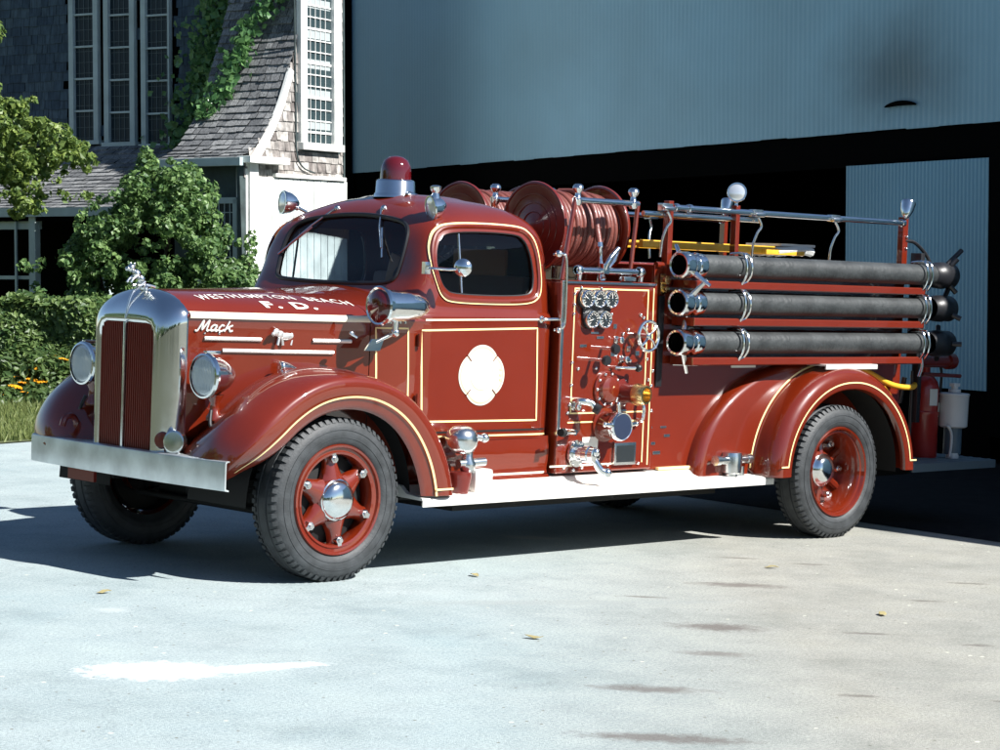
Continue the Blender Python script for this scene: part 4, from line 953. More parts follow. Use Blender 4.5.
# bullet lamp with red lens on the cowl
o = empty('warning_lamp', (.375, -.97, 1.628)); o.parent = FE
bm = nb(); lathe(bm, [(-.37, 0), (-.365, .016), (-.33, .048), (-.26, .076), (-.15, .094), (-.03, .098), (0, .10), (.01, .118), (.035, .122), (.045, .112), (.04, .1)], ax=(-1, 0, .0), n=40)
for x in (.02, .06, .1, .14, .18):
    cyl(bm, (x, 0, -.09), (x, 0, -.105), .008, n=8)
cyl(bm, (.10, 0, -.09), (.10, .0, -.165), .024, .018, 12); cyl(bm, (.10, 0, -.155), (.13, .11, -.19), .016); sphere(bm, (.10, 0, -.16), .028); finish(bm, 'lamp_body', CH, o)
bm = nb(); lathe(bm, [(.038, .105), (.055, .085), (.068, .05), (.072, 0)], ax=(-1, 0, 0), n=40); finish(bm, 'lamp_lens', M['redglass'], o)
bm = nb(); prism(bm, [(-.12, .02, -.27), (.0, .02, -.27), (.03, .02, -.20), (-.06, .02, -.20)], (0, .012, 0)); cyl(bm, (.1, .03, -.17), (-.03, .03, -.22), .012); finish(bm, 'cowl_lamp_arm', CH, o)
bm = nb(); tube(bm, [(.18, -.905, 1.455), (.22, -.915, 1.435)], .008, 8); sphere(bm, (.195, -.90, 1.46), .018, (1.2, .6, .8)); finish(bm, 'hood_latch', CH, FE)
# roof beacon
o = empty('roof_beacon', (1.29, 0, 2.335)); o.parent = FE
bm = nb(); lathe(bm, [(-.02, .145), (.0, .14), (.01, .132), (.085, .128), (.095, .12), (.10, .105), (.10, .0)], n=48); finish(bm, 'beacon_base', CH, o)
bm = nb(); lathe(bm, [(.098, .104), (.15, .102), (.19, .096), (.225, .078), (.245, .05), (.253, .02), (.254, 0)], n=48)
finish(bm, 'beacon_dome', M['redglass'], o)
bm = nb(); sphere(bm, (-.02, -.17, .0), .03, (1.6, .8, .5)); tube(bm, [(.0, -.1, .02), (.02, -.2, -.01)], .014, 8); finish(bm, 'beacon_bracket', CH, o)
# mirror
for s in (-1,):
    o = empty('door_mirror', (.80, s*.885, 1.865)); o.parent = FE
    bm = nb(); box(bm, (-.015, 0, 0), (.045, .03, .075)); tube(bm, [(0, s*.01, 0), (.07, s*.11, -.005), (.13, s*.16, 0)], .009, 8)
    lathe(bm, [(-.026, 0), (-.022, .026), (-.01, .046), (.004, .056), (.01, .054)], (.135, s*.17, .01), (.8, s*-.6, 0), 26); finish(bm, 'mirror_housing', CH, o, bevel=0)
    bm = nb(); lathe(bm, [(.008, .053), (.009, 0)], (.135, s*.17, .01), (.8, s*-.6, 0), 26); finish(bm, 'mirror_glass', M['chrome'], o)
for s, (y0, z0), (y1, z1) in ((-1, (-.20, 2.235), (-.40, 1.98)), (1, (.26, 2.23), (.53, 1.98))):
    a = hit(cabtree, (.2, y0, z0), (1, 0, 0))[0]; b = hit(cabtree, (.2, y1, z1), (1, 0, 0))[0]; c = a.lerp(b, .45)
    bm = nb(); sphere(bm, a, .022); tube(bm, [a+Vector((-.02, 0, 0)), c+Vector((-.035, 0, 0)), b+Vector((-.02, 0, 0))], .006, 6); tube(bm, [c.lerp(b, .1)+Vector((-.012, 0, 0)), b.lerp(c, -.45)+Vector((-.012, 0, 0))], .007, 6); finish(bm, 'windshield_wiper', M['chrome2'], FE)
# bell and hydrant fittings standing on the front of the running board
o = empty('running_board_bell', (1.03, -1.0, .478)); o.parent = FE; o.scale = (1.12, 1.12, 1.0)
bm = nb(); lathe(bm, [(.24, 0), (.245, .04), (.26, .07), (.30, .090), (.345, .094), (.385, .080), (.41, .05), (.42, 0)], (0, 0, 0), (0, 0, 1), 28)
tube(bm, [(.03, -.01, .36), (.12, -.03, .34)], .022, 10); sphere(bm, (.14, -.035, .34), .030)
lathe(bm, [(.12, .03), (.15, .045), (.18, .05), (.22, .03), (.25, .03)], (.05, 0, 0), (0, 0, 1), 16); cyl(bm, (-.02, 0, .18), (.16, -.02, .19), .028)
finish(bm, 'bell_body', M['chrome2'], o)
bm = nb(); lathe(bm, [(0, .055), (.02, .058), (.10, .072), (.13, .07), (.135, .0)], (-.02, -.01, 0), (0, 0, 1), 24); finish(bm, 'bell_base', M['darkred'], o)
bm = nb(); box(bm, (.14, .02, .07), (.14, .14, .15)); finish(bm, 'battery_step', M['alu'], o, bevel=.02)
# coupling holder near the rear fender
o = empty('adapter_holder', (3.62, -1.02, .478)); o.parent = FE
bm = nb(); lathe(bm, [(0, .05), (.02, .05), (.03, .072), (.14, .078), (.17, .07), (.175, .05), (.175, 0)], ax=(0, 0, 1), n=24); cyl(bm, (-.18, -.02, .12), (.18, .0, .12), .03, n=14); cyl(bm, (-.2, -.02, .12), (-.16, -.02, .12), .036, n=14); cyl(bm, (.16, 0, .12), (.2, 0, .12), .036, n=14); cyl(bm, (.1, 0, 0), (.1, 0, .07), .03); finish(bm, 'adapter_body', M['chrome2'], o)

# ---- rear fenders
def ell(cx, cz, rx, rz, t, k): a = math.radians(t); return (cx-rx*k*cos(a), cz+rz*k*sin(a))
def rear_fender(s):
    bm = nb(); rows = []
    rails = [(-.86, 1.0), (-.95, 1.0), (-1.05, 1.0), (-1.12, .995), (-1.17, .975), (-1.20, .94), (-1.212, .90), (-1.212, .86), (-1.21, .82), (-1.205, .80), (-1.19, .79), (-1.17, .79)]
    for k in range(49):
        t = -1+(182)*k/48; row = []
        for y, q in rails:
            qq = q if q > .93 else q+(0 if t < 90 else .06*((t-90)/90)); x, z = ell(4.72, .485, .83, .765, t, qq); row.append(Vector((x, -s*y, max(z, .462))))
        rows.append(row)
    grid(bm, rows); f = finish(bm, 'rear_fender', RED, FE); solidify(f, .006, 1 if s < 0 else -1); bake(f)
    bm = nb(); rows = []
    for k in range(47):
        t = 5+(170)*k/46; e = 0 if t < 90 else .06*((t-90)/90)
        rows.append([Vector((a[0], s*1.221, a[1])) for a in (ell(4.72, .485, .83, .765, t, .848+e), ell(4.72, .485, .83, .765, t, .862+e))])
    grid(bm, rows); finish(bm, 'fender_pinstripe', M['gold'], f)
    for x in (3.975, 5.51):
        bm = nb(); box(bm, (x, s*1.221, .547), (.08, .002, .011)); finish(bm, 'fender_pinstripe', M['gold'], f, smooth=False)
    # forward pontoon against the body
    bm = nb(); rows = []
    for k in range(33):
        t = 90*k/32; row = []
        for y, q in ((-.86, 1.0), (-.91, 1.0), (-.95, .992), (-.975, .97), (-.985, .94), (-.985, .80), (-.985, .55)):
            x, z = ell(4.5, .485, 1.2, .79, t, q); row.append(Vector((x, -s*y, max(z, .485))))
        rows.append(row)
    grid(bm, rows); finish(bm, 'fender_pontoon', RED, f)
    bm = nb(); rows = []
    for k in range(24):
        t = 3+78*k/23; x, z = ell(4.72, .485, .83, .765, t, 1.035); x2, z2 = ell(4.72, .485, .83, .765, t, 1.015); rows.append([Vector((x, s*.9875, z)), Vector((x2, s*.9875, z2))])
    grid(bm, rows); finish(bm, 'fender_pinstripe', M['gold'], f)
    bm = nb(); tube(bm, [Vector((*[0]*0, ell(4.72, .485, .83, .765, t, 1.003)[0], s*.992, ell(4.72, .485, .83, .765, t, 1.003)[1])) for t in range(2, 88, 4)], .012, 8); finish(bm, 'fender_bead', RED, f)
    # step plates
    bm = nb(); box(bm, (3.85, s*.955, 1.29), (.36, .12, .012)); box(bm, (3.73, s*1.0, 1.262), (.26, .012, .04)); finish(bm, 'step_plate', M['alu'], f, bevel=.003)
    bm = nb(); box(bm, (4.78, s*1.07, 1.262), (.62, .18, .014)); box(bm, (4.78, s*1.155, 1.248), (.62, .012, .03)); finish(bm, 'step_plate', M['alu'], f, bevel=.003)
    return f
for s in (-1, 1): rear_fender(s)

# ---- hose troughs and their clamps (the three suction hoses are things of their own)
HZ = [1.945, 1.69, 1.42]
for k, z in enumerate(HZ):
    bm = nb(); y = -1.04
    sec = [(-.90, -.155), (-1.10, -.155), (-1.108, -.148), (-1.108, -.108), (-1.10, -.10), (-1.06, -.10), (-.90, -.10)]
    grid(bm, [[Vector((x, a, z+b)) for a, b in sec] for x in (3.06, 5.72)], closed_u=True, cap=True); finish(bm, 'hose_trough', RED, FE, ang=30)
    for x in (3.55, 5.70, 5.76):
        bm = nb(); tube(bm, catmull([(x, y-.06, z-.12), (x, y-.098, z-.06), (x, y-.102, z+.02), (x, y-.08, z+.085), (x, y-.03, z+.10), (x+.0, y+.05, z+.09)], 4), .009, 8)
        if x < 4: tube(bm, catmull([(x+.055, y-.06, z-.10), (x+.055, y-.098, z-.05), (x+.055, y-.102, z+.02), (x+.055, y-.08, z+.07), (x+.02, y-.075, z+.095), (x, y-.08, z+.085)], 4), .009, 8); tube(bm, [(x, y-.06, z-.12), (x+.055, y-.06, z-.10)], .009, 8)
        finish(bm, 'hose_clamp', CH, FE)
    bm = nb(); tube(bm, [(3.1, -.89, z-.16), (3.35, -.90, z-.165)], .006, 6) if k else tube(bm, [(3.1, -.89, z-.2), (3.2, -.90, z-.18)], .006, 6); finish(bm, 'clamp_stay', M['chrome2'], FE)
bm = nb(); box(bm, (5.83, -.95, 1.7), (.05, .10, .82)); box(bm, (5.93, -.92, 1.1), (.05, .06, .6)); finish(bm, 'rear_hose_bracket', M['blk'], FE, bevel=.006)
for z in (1.56, 1.82, 1.25):
    bm = nb(); tube(bm, catmull([(5.86, -.99, z+.1), (5.88, -1.0, z), (5.86, -.99, z-.09)], 4), .012, 8); finish(bm, 'bracket_clip', CH, FE)

# ---- tail step and what is fixed on it
bm = nb(); box(bm, (6.33, 0, .478), (1.12, 2.08, .02)); box(bm, (6.33, -1.035, .455), (1.12, .012, .06)); box(bm, (6.89, 0, .455), (.012, 2.08, .06))
for k in range(24): box(bm, (6.33, -1.0+.0869*k, .490), (1.08, .02, .006))
finish(bm, 'tail_step', M['tailplate'], FE, smooth=False)
bm = nb()
for y in (-.5, .5): box(bm, (6.1, y, .42), (1.5, .08, .07))
finish(bm, 'tail_step_bracket', M['blkmatte'], FE, smooth=False)
bm = nb(); tube(bm, catmull([(4.75, -.90, 1.30), (5.2, -.93, 1.22), (5.55, -.96, 1.10), (5.85, -.95, 1.08), (6.05, -.8, 1.15)], 6), .022, 10); finish(bm, 'yellow_rope', M['yellow'], FE)
bm = nb(); tube(bm, [(5.80, -.86, .95), (5.80, -.9, 1.15)], .02); sphere(bm, (5.79, -.93, 1.07), .022); cyl(bm, (5.9, -.9, .65), (5.9, -.9, 1.2), .012); finish(bm, 'rear_hardware', M['blk'], FE)
bm = nb(); cyl(bm, (6.02, -.85, 1.27), (6.42, -.85, 1.27), .05, n=16); cyl(bm, (6.42, -.85, 1.27), (6.5, -.85, 1.27), .065, n=16); cyl(bm, (6.1, -.85, 1.17), (6.62, -.85, 1.15), .016); finish(bm, 'rear_discharge_pipe', M['darkred'], FE)
bm = nb(); tube(bm, catmull([(5.72, -.9, 2.2), (5.85, -.9, 2.19), (5.98, -.92, 2.1), (6.02, -.95, 2.0)], 5), .014, 8); finish(bm, 'lamp_cable', M['blk'], FE)

# ================================================================== LOOSE EQUIPMENT CARRIED ON THE ENGINE
names = ['grey black suction hose in the top trough of the fire engine', 'grey black suction hose in the middle trough of the fire engine', 'grey black suction hose in the lowest trough of the fire engine']
for k, z in enumerate(HZ):
    o = empty('suction_hose', (3.0, -1.04, z)); tag(o, names[k], 'hose', 'hard suction hoses clamped along the side of the fire engine')
    bm = nb(); pts = []; n = 120
    L = 2.78 if k == 0 else 2.72-.04*k
    prof = [(0, 0), (0, .072)]+[(.001+L*q/n, .078+.0014*(q % 2)) for q in range(n+1)]+[(L+.001, 0)]
    lathe(bm, [(a+.13, r) for a, r in prof], ax=(1, 0, 0), n=32); finish(bm, 'hose_body', M['hose'], o)
    bm = nb(); lathe(bm, [(-.02, .064), (-.045, .07), (-.05, .082), (-.04, .092), (.03, .094), (.05, .084), (.06, .080), (.10, .080), (.105, .088), (.125, .088), (.13, .081), (.17, .083), (.18, .078)], ax=(1, 0, 0), n=36)
    finish(bm, 'coupling', CH, o)
    bm = nb(); lathe(bm, [(-.03, .066), (.05, .064), (.06, 0)], ax=(1, 0, 0), n=30); finish(bm, 'coupling_bore', M['interior'], o)
    for a in ((-40, 140), (50, 215), (-95, 100))[k]:
        a = math.radians(a); bm = nb(); d = Vector((0, -cos(a), sin(a))); p = Vector((.05, 0, 0))+d*.085
        tube(bm, [p, p+d*.06+Vector((.02, 0, 0)), p+d*.125+Vector((.05, 0, 0))], .014, 8, rr=[.022, .016, .013]); finish(bm, 'coupling_lug', M['chrome2'] if k else CH, o)
    bm = nb(); e = 2.93; lathe(bm, [(e-.05, .082), (e, .088), (e+.02, .10), (e+.10, .104), (e+.12, .095), (e+.2, .10), (e+.22, .07), (e+.22, 0)], ax=(1, 0, 0), n=30)
    for a in (60, 180, 300): a = math.radians(a+30*k); d = Vector((0, -cos(a), sin(a))); tube(bm, [Vector((e+.15, 0, 0))+d*.09, Vector((e+.19, 0, 0))+d*.15], .02, 8)
    if k == 0: tube(bm, [(e+.17, 0, .09), (e+.24, -.03, .16), (e+.29, -.04, .2)], .02, 8)
    finish(bm, 'end_strainer', M['blk'], o)
# fire extinguisher
o = empty('fire_extinguisher', (6.44, -.65, .492)); o.scale = (1.12, 1.12, 1.1); tag(o, 'tall red fire extinguisher standing on the tail step in the shade', 'extinguisher')
bm = nb(); lathe(bm, [(0, 0), (0, .098), (.01, .102), (.30, .102), (.31, .106), (.33, .106), (.34, .098), (.50, .098), (.55, .085), (.59, .055), (.61, .03), (.66, .028), (.68, .034), (.70, .02)], ax=(0, 0, 1), n=32); finish(bm, 'cylinder', M['extred'], o)
bm = nb(); box(bm, (-.02, -.02, .72), (.05, .03, .05)); tube(bm, [(-.02, 0, .74), (-.06, -.02, .77), (-.12, -.04, .765)], .01, 8); cyl(bm, (0, 0, .69), (0, 0, .73), .02); finish(bm, 'valve', M['chrome2'], o, bevel=.003)
for zc, dz, a0, a1 in ((.44, .06, -2.2, -1.5), (.35, .05, -1.35, -.85)):
    bm = nb(); grid(bm, [[Vector((.1035*cos(a0+(a1-a0)*k/8), .1035*sin(a0+(a1-a0)*k/8), zc+q*dz)) for k in range(9)] for q in (-1, 1)]); finish(bm, 'paper_label', M['label'], o)
bm = nb(); tube(bm, catmull([(.0, -.03, .70), (.06, -.08, .66), (.115, -.05, .5), (.12, -.02, .35)], 5), .011, 8); finish(bm, 'extinguisher_hose', M['blk'], o)
# foam proportioner / pale canister on its stand
o = empty('canister', (6.60, -.82, .492)); o.scale = (1, 1, 1.07); tag(o, 'pale round canister on a blue grey stand at the corner of the tail step', 'canister')
bm = nb(); lathe(bm, [(.23, 0), (.23, .10), (.24, .112), (.46, .116), (.475, .122), (.485, .118), (.49, .05), (.49, 0)], ax=(0, 0, 1), n=32); finish(bm, 'drum', M['pale'], o)
bm = nb(); cyl(bm, (0, 0, .03), (0, 0, .24), .072, n=24); finish(bm, 'stand', M['bluegrey'], o)
bm = nb(); cyl(bm, (-.02, -.02, 0), (-.02, -.02, .04), .05, n=16); cyl(bm, (-.02, -.02, .03), (-.02, -.02, .07), .035, n=16); tube(bm, catmull([(-.10, -.05, .02), (-.10, -.06, .12), (-.11, -.06, .2), (-.15, -.05, .25)], 5), .011, 8); finish(bm, 'drain_pipe', M['pale'], o)
bm = nb(); cyl(bm, (0, 0, .49), (0, 0, .515), .05, n=16); cyl(bm, (0, 0, .51), (0, 0, .545), .028, n=14); box(bm, (0, 0, .548), (.08, .05, .025)); finish(bm, 'cap', M['pale'], o, bevel=.004)
# ladder and folded hose in the bed
o = empty('yellow_ladder', (3.05, -.62, 1.96)); tag(o, 'yellow wooden ladder lying in the open hose bed behind the reels', 'ladder')
for y in (0, .34):
    bm = nb(); box(bm, (.70, y, .125), (1.45, .04, .055)); finish(bm, 'ladder_rail', M['yellow'], o, bevel=.006)
for k in range(6):
    bm = nb(); cyl(bm, (.08+.22*k, .01, .125), (.08+.22*k, .33, .125), .014); finish(bm, 'rung', M['yellow'], o)
o = empty('wooden_plank', (4.05, -.66, 1.985)); tag(o, 'short yellow plank lying on the hose bed beside the ladder', 'plank')
bm = nb(); box(bm, (.50, .08, .085), (.45, .2, .04)); finish(bm, 'plank_board', M['yellow'], o, bevel=.005)
o = empty('folded_canvas_hose', (4.75, -.45, 1.47)); tag(o, 'pale folded canvas hose piled in the hose bed above the top suction hose', 'folded hose')
bm = nb()
for q in range(7):
    for r_ in range(6): tube(bm, catmull([(-.75, -.3+.09*q, .03+.07*r_), (0, -.3+.09*q+random.uniform(-.01, .01), .035+.07*r_), (.7, -.3+.09*q, .03+.07*r_), (.76, -.3+.09*q, .065+.07*r_)], 3), .034, 8)
finish(bm, 'hose_folds', M['canvas'], o)
bm = nb()
for q in range(5): tube(bm, catmull([(-.28, -.2+.08*q, .60), (-.0, -.2+.08*q, .625), (.14, -.2+.08*q, .61)], 3), .035, 8)
box(bm, (-.04, -.05, .655), (.4, .34, .018)); finish(bm, 'hose_top_fold', M['canvas'], o)

# ================================================================== GREY METAL BUILDING
def local(root): return root.matrix_world.inverted()
ang_g = math.atan2(.869, .495)
GB = empty('metal_building', mw=bmat(-2.53, 36.9, ang_g)); tag(GB, 'blue grey corrugated metal building with a wide black open bay behind the fire engine', 'building')
bpy.context.view_layer.update()
def cor_mat(name, col, stain=None):
    m = mat(name, col, .5, .1, var=.13, vscale=.45)
    if stain:
        nt = m.node_tree; b = nt.nodes['Principled BSDF']; src = b.inputs['Base Color'].links[0].from_socket; L = nt.links.new
        tc = nt.nodes.new('ShaderNodeTexCoord'); n = nt.nodes.new('ShaderNodeTexNoise'); n.inputs['Scale'].default_value = 1.6; n.inputs['Detail'].default_value = 5; L(tc.outputs['Object'], n.inputs['Vector'])
        mp = nt.nodes.new('ShaderNodeMapping'); mp.vector_type = 'TEXTURE'; mp.inputs['Location'].default_value = stain[0]; mp.inputs['Scale'].default_value = stain[1]; L(tc.outputs['Object'], mp.inputs[0])
        ln = nt.nodes.new('ShaderNodeVectorMath'); ln.operation = 'LENGTH'; L(mp.outputs[0], ln.inputs[0])
        ad = nt.nodes.new('ShaderNodeMath'); ad.operation = 'MULTIPLY_ADD'; ad.inputs[1].default_value = .7; L(n.outputs['Fac'], ad.inputs[0]); L(ln.outputs['Value'], ad.inputs[2])
        r = nt.nodes.new('ShaderNodeMapRange'); r.interpolation_type = 'SMOOTHSTEP'; r.inputs[1].default_value = 1.5; r.inputs[2].default_value = .35; r.inputs[3].default_value = 0; r.inputs[4].default_value = .6; L(ad.outputs[0], r.inputs[0])
        mx = nt.nodes.new('ShaderNodeMix'); mx.data_type = 'RGBA'; L(r.outputs[0], mx.inputs[0]); L(src, mx.inputs[6]); mx.inputs[7].default_value = (.035, .045, .05, 1); L(mx.outputs[2], b.inputs['Base Color'])
    return m
M['ground_shade'] = mat('painted_ground_shade', (.012, .012, .013), .9, spec=.1, var=.5, vscale=9, bump=.7, bscale=50); M['siding'] = cor_mat('grey_blue_painted_sheet', (.27, .46, .57), ((13.8, 0, 4.0), (1.5, 5, .8))); M['doorpaint'] = cor_mat('blue_painted_sheet', (.19, .36, .47))
def corrugated(x0, x1, zb, zt, pitch, depth, y0=0, dents=(), n_z=30, sub=4, zbj=0):
    """ribbed sheet metal: zb, zt functions of x"""
    bm = nb(); nx = int((x1-x0)/pitch*sub); rows = []
    rs = random.Random(3); phase = {}
    for j in range(n_z+1):
        row = []
        for i in range(nx+1):
            x = x0+(x1-x0)*i/nx; q = int((x-x0)/(pitch*6)); 
            if q not in phase: phase[q] = rs.uniform(0, zbj)
            b = zb(x)-phase[q]; z = b+(zt(x)-b)*j/n_z; k = i % sub
            y = y0-(depth if k in (1, 2) else 0)
            for (dx, dz, r, a) in dents: 
                dd_ = math.hypot((x-dx)/r, (z-dz)/(r*.8)); y += a*math.exp(-dd_*dd_*2)
            row.append(Vector((x, y, z)))
        rows.append(row)
    grid(bm, rows); return bm
ztop = lambda x: 6.5-.105*x
hole = (13.96, 3.67)
bm = corrugated(0, 22, lambda x: 3.40, ztop, .09, .003, dents=((13.96, 3.85, .5, .02), (6.0, 4.6, 1.5, .02), (10, 4.2, 1.2, -.02)), zbj=.012)
sd = finish(bm, 'corrugated_siding', M['siding'], GB, smooth=False); solidify(sd, .012, 1)
bm = nb(); prism(bm, [(13.96+.27*cos(t), -.012, 3.66+(.035 if sin(t) > 0 else .022)*sin(t)-.012*cos(2*t)) for t in [2*PI*k/22 for k in range(22)]], (0, -.012, 0))
finish(bm, 'torn_hole', M['interior'], GB, smooth=False)
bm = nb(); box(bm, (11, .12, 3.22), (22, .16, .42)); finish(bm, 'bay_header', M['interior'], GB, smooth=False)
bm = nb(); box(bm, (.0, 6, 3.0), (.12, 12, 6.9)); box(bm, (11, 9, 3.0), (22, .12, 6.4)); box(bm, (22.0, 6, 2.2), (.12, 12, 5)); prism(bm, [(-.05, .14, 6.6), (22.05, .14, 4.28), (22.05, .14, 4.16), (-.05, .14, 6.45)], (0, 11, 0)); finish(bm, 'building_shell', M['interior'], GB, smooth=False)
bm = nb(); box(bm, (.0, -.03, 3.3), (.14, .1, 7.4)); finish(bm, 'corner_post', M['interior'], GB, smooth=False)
bm = corrugated(13.04, 15.44, lambda x: .57, lambda x: 3.02, .06, .008, y0=-.02, n_z=4); dr = finish(bm, 'sliding_door', M['doorpaint'], GB, smooth=False); solidify(dr, .01, 1)
bm = nb(); box(bm, (14.24, .02, .15), (2.4, .03, .85)); finish(bm, 'door_shade_strip', M['interior'], dr, smooth=False)  # added strip, its black stands for the darkness below the door
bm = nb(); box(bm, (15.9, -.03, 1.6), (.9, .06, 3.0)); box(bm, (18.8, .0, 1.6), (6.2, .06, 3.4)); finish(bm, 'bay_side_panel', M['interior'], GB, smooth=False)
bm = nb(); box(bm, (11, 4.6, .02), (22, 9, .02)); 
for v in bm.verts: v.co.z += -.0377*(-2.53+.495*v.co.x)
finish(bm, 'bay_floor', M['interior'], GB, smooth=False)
bm = nb(); bm.faces.new([bm.verts.new((local(GB) @ Vector((*gw(x, d).xy, .004)))) for x, d in ((3.86, 16.2), (9.5, 10.8), (16, 14), (14, 34), (1.5, 34), (1.0, 19.5))]); finish(bm, 'ground_shade_sheet', M['ground_shade'], GB, smooth=False)  # near-black sheet over the drive, painting the shade there darker
# unseen block added right of the engine to shade its tail and the drive there
bm = nb(); x0, x1, y0, y1, H = 6.78, 12.5, -9.0, -2.25, 4.0
inv = local(GB)
for c_, s_ in (((x0+.06, (y0+y1)/2, H/2), (.12, y1-y0, H)), (((x0+x1)/2, y1, H/2), (x1-x0, .12, H)), ((x1, (y0+y1)/2, H/2), (.12, y1-y0, H)), (((x0+x1)/2, y0, H/2), (x1-x0, .12, H)), (((x0+x1)/2, (y0+y1)/2, H-.05), (x1-x0, y1-y0, .1))): box(bm, c_, s_)
bmesh.ops.transform(bm, matrix=inv, verts=bm.verts); finish(bm, 'shade_block', M['siding'], GB, smooth=False)

# ================================================================== SHINGLED HOUSE
HA = math.radians(28)
HS = empty('shingled_house', mw=bmat(-3.448, 30.0, HA)); tag(HS, 'weathered shingle house with tall leaded windows, a swept roof and a white boarded lower wall', 'house')
bpy.context.view_layer.update()
M['shingle_shaded'] = islandmat('shaded_wall_shingles', (.028, .05, .078), (.062, .095, .125), grain=(6, 6, 1), gs=5)  # shade put into the colour: darker and bluer than the sunlit gable shingles
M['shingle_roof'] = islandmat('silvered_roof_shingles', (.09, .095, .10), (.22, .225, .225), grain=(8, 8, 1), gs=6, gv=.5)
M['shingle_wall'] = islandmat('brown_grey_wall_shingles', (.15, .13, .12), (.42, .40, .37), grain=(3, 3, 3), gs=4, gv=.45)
M['boards'] = mat('peeling_white_boards', (.74, .76, .72), .75, var=.22, vscale=3, bump=.3, bscale=20)
M['boards_dark'] = mat('dark_green_boards', (.04, .06, .06), .8, var=.4, vscale=5)
def shingle_field(bm, P, u0, u1, courses, wid, thick=.012, ufun=None, keep=None):
    """P(s) -> (w, z, normal_w, normal_z) along the fall line, courses downwards"""
    rs = random.Random(5)
    for k in range(len(courses)-1):
        a, b = courses[k], courses[k+1]; pa, pb = P(a), P(b+(b-a)*.12); u = u0-rs.uniform(0, wid)
        while u < u1:
            wd = wid*rs.uniform(.55, 1.35); ul, ur = max(u, u0), min(u+wd-.006, u1); drop = rs.uniform(-.008, .012); th = thick*rs.uniform(.7, 1.5)
            if ur-ul > .01 and (keep is None or keep((ul+ur)/2, (pa[1]+pb[1])/2)):
                t = Vector((0, pb[0]-pa[0], pb[1]-pa[1])).normalized()
                n = Vector((0, pa[2], pa[3])); A = Vector((0, pa[0], pa[1])); B = Vector((0, pb[0], pb[1]))+t*drop
                vs = [A+n*.002, A+n*.002, B+n*th, B+n*th, B]
                q = [bm.verts.new((x, v.y, v.z)) for v, x in ((A+n*.002, ul), (A+n*.002, ur), (B+n*th, ur), (B+n*th, ul), (B-n*.004, ul), (B-n*.004, ur))]
                bm.faces.new((q[0], q[3], q[2], q[1])); bm.faces.new((q[3], q[4], q[5], q[2]))
            u += wd
# tall shaded wall on the left (plane w = 1.7)
WT = 1.7
wins = [(-4.31, -3.77, 3.68, 7.6), (-3.66, -3.10, 3.64, 7.6), (-2.98, -2.44, 3.60, 7.6)]
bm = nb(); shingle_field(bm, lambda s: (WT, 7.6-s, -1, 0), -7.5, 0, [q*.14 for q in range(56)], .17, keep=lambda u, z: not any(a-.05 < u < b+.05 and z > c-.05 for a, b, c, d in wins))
finish(bm, 'wall_shingles', M['shingle_shaded'], HS, smooth=False, normals=False)
bm = nb(); box(bm, (-3.75, WT+.08, 3.6), (7.5, .12, 8)); box(bm, (-.06, 1.7+.4, 3.0), (.10, 1.1, 8)) if False else None; finish(bm, 'wall_core', M['interior'], HS, smooth=False)
for i, (a, b, c, d) in enumerate(wins):
    f = nb(); fw_ = .085
    box(f, (a+fw_/2, WT-.03, (c+d)/2), (fw_, .08, d-c)); box(f, (b-fw_/2, WT-.03, (c+d)/2), (fw_ if i != 2 else .03, .08, d-c)); box(f, ((a+b)/2, WT-.04, c+.03), (b-a+.06, .12, .06))
    wf = finish(f, 'window', M['trimteal'], HS, smooth=False)
    g = nb(); box(g, ((a+b)/2, WT+.0, (c+d)/2), (b-a-.12, .012, d-c)); finish(g, 'window_pane', M['winglass'], wf, smooth=False)
    g = nb(); z = c+.5
    while z < d: box(g, ((a+b)/2, WT-.03, z), (b-a-.12, .03, .028)); z += .475
    finish(g, 'muntins', M['trimteal'], wf, smooth=False); g = nb(); x = a+.16
    while x < b-.1:
        box(g, (x, WT-.012, (c+d)/2), (.008, .008, d-c)); x += .09
    z = c+.1
    while z < d: box(g, ((a+b)/2, WT-.0125, z), (b-a-.12, .006, .006)); z += .16
    finish(g, 'leading', M['lead'], wf, smooth=False)
# swept roof over the projecting bay
PR = catmull([Vector((0, -.22, 3.31)), Vector((0, .15, 3.46)), Vector((0, .50, 3.78)), Vector((0, .80, 4.15)), Vector((0, 1.02, 4.60)), Vector((0, 1.24, 5.05)), Vector((0, 1.48, 5.65)), Vector((0, 1.85, 6.7))], 8)
LS = [0]
for a, b in zip(PR, PR[1:]): LS.append(LS[-1]+(b-a).length)
def Pswoop(s):
    s = LS[-1]-s; s = max(0, min(LS[-1]-1e-4, s)); j = max(i for i in range(len(PR)-1) if LS[i] <= s); a, b = PR[j], PR[j+1]; t = (s-LS[j])/(LS[j+1]-LS[j]); p = a.lerp(b, t); d = (b-a).normalized()
    return p.y, p.z, -d.z, d.y
nC = int(LS[-1]/.125); bm = nb(); shingle_field(bm, Pswoop, -1.3, .02, [LS[-1]*k/nC for k in range(nC+1)], .14, thick=.02); finish(bm, 'roof_shingles', M['shingle_roof'], HS, smooth=False, normals=False)
bm = nb(); prism(bm, [(-1.3, p.y+.06, p.z-.05) for p in PR]+[(-1.3, 2.4, 6.7), (-1.3, 2.4, 3.3)], (1.28, 0, 0)); finish(bm, 'bay_core', M['interior'], HS, smooth=False)
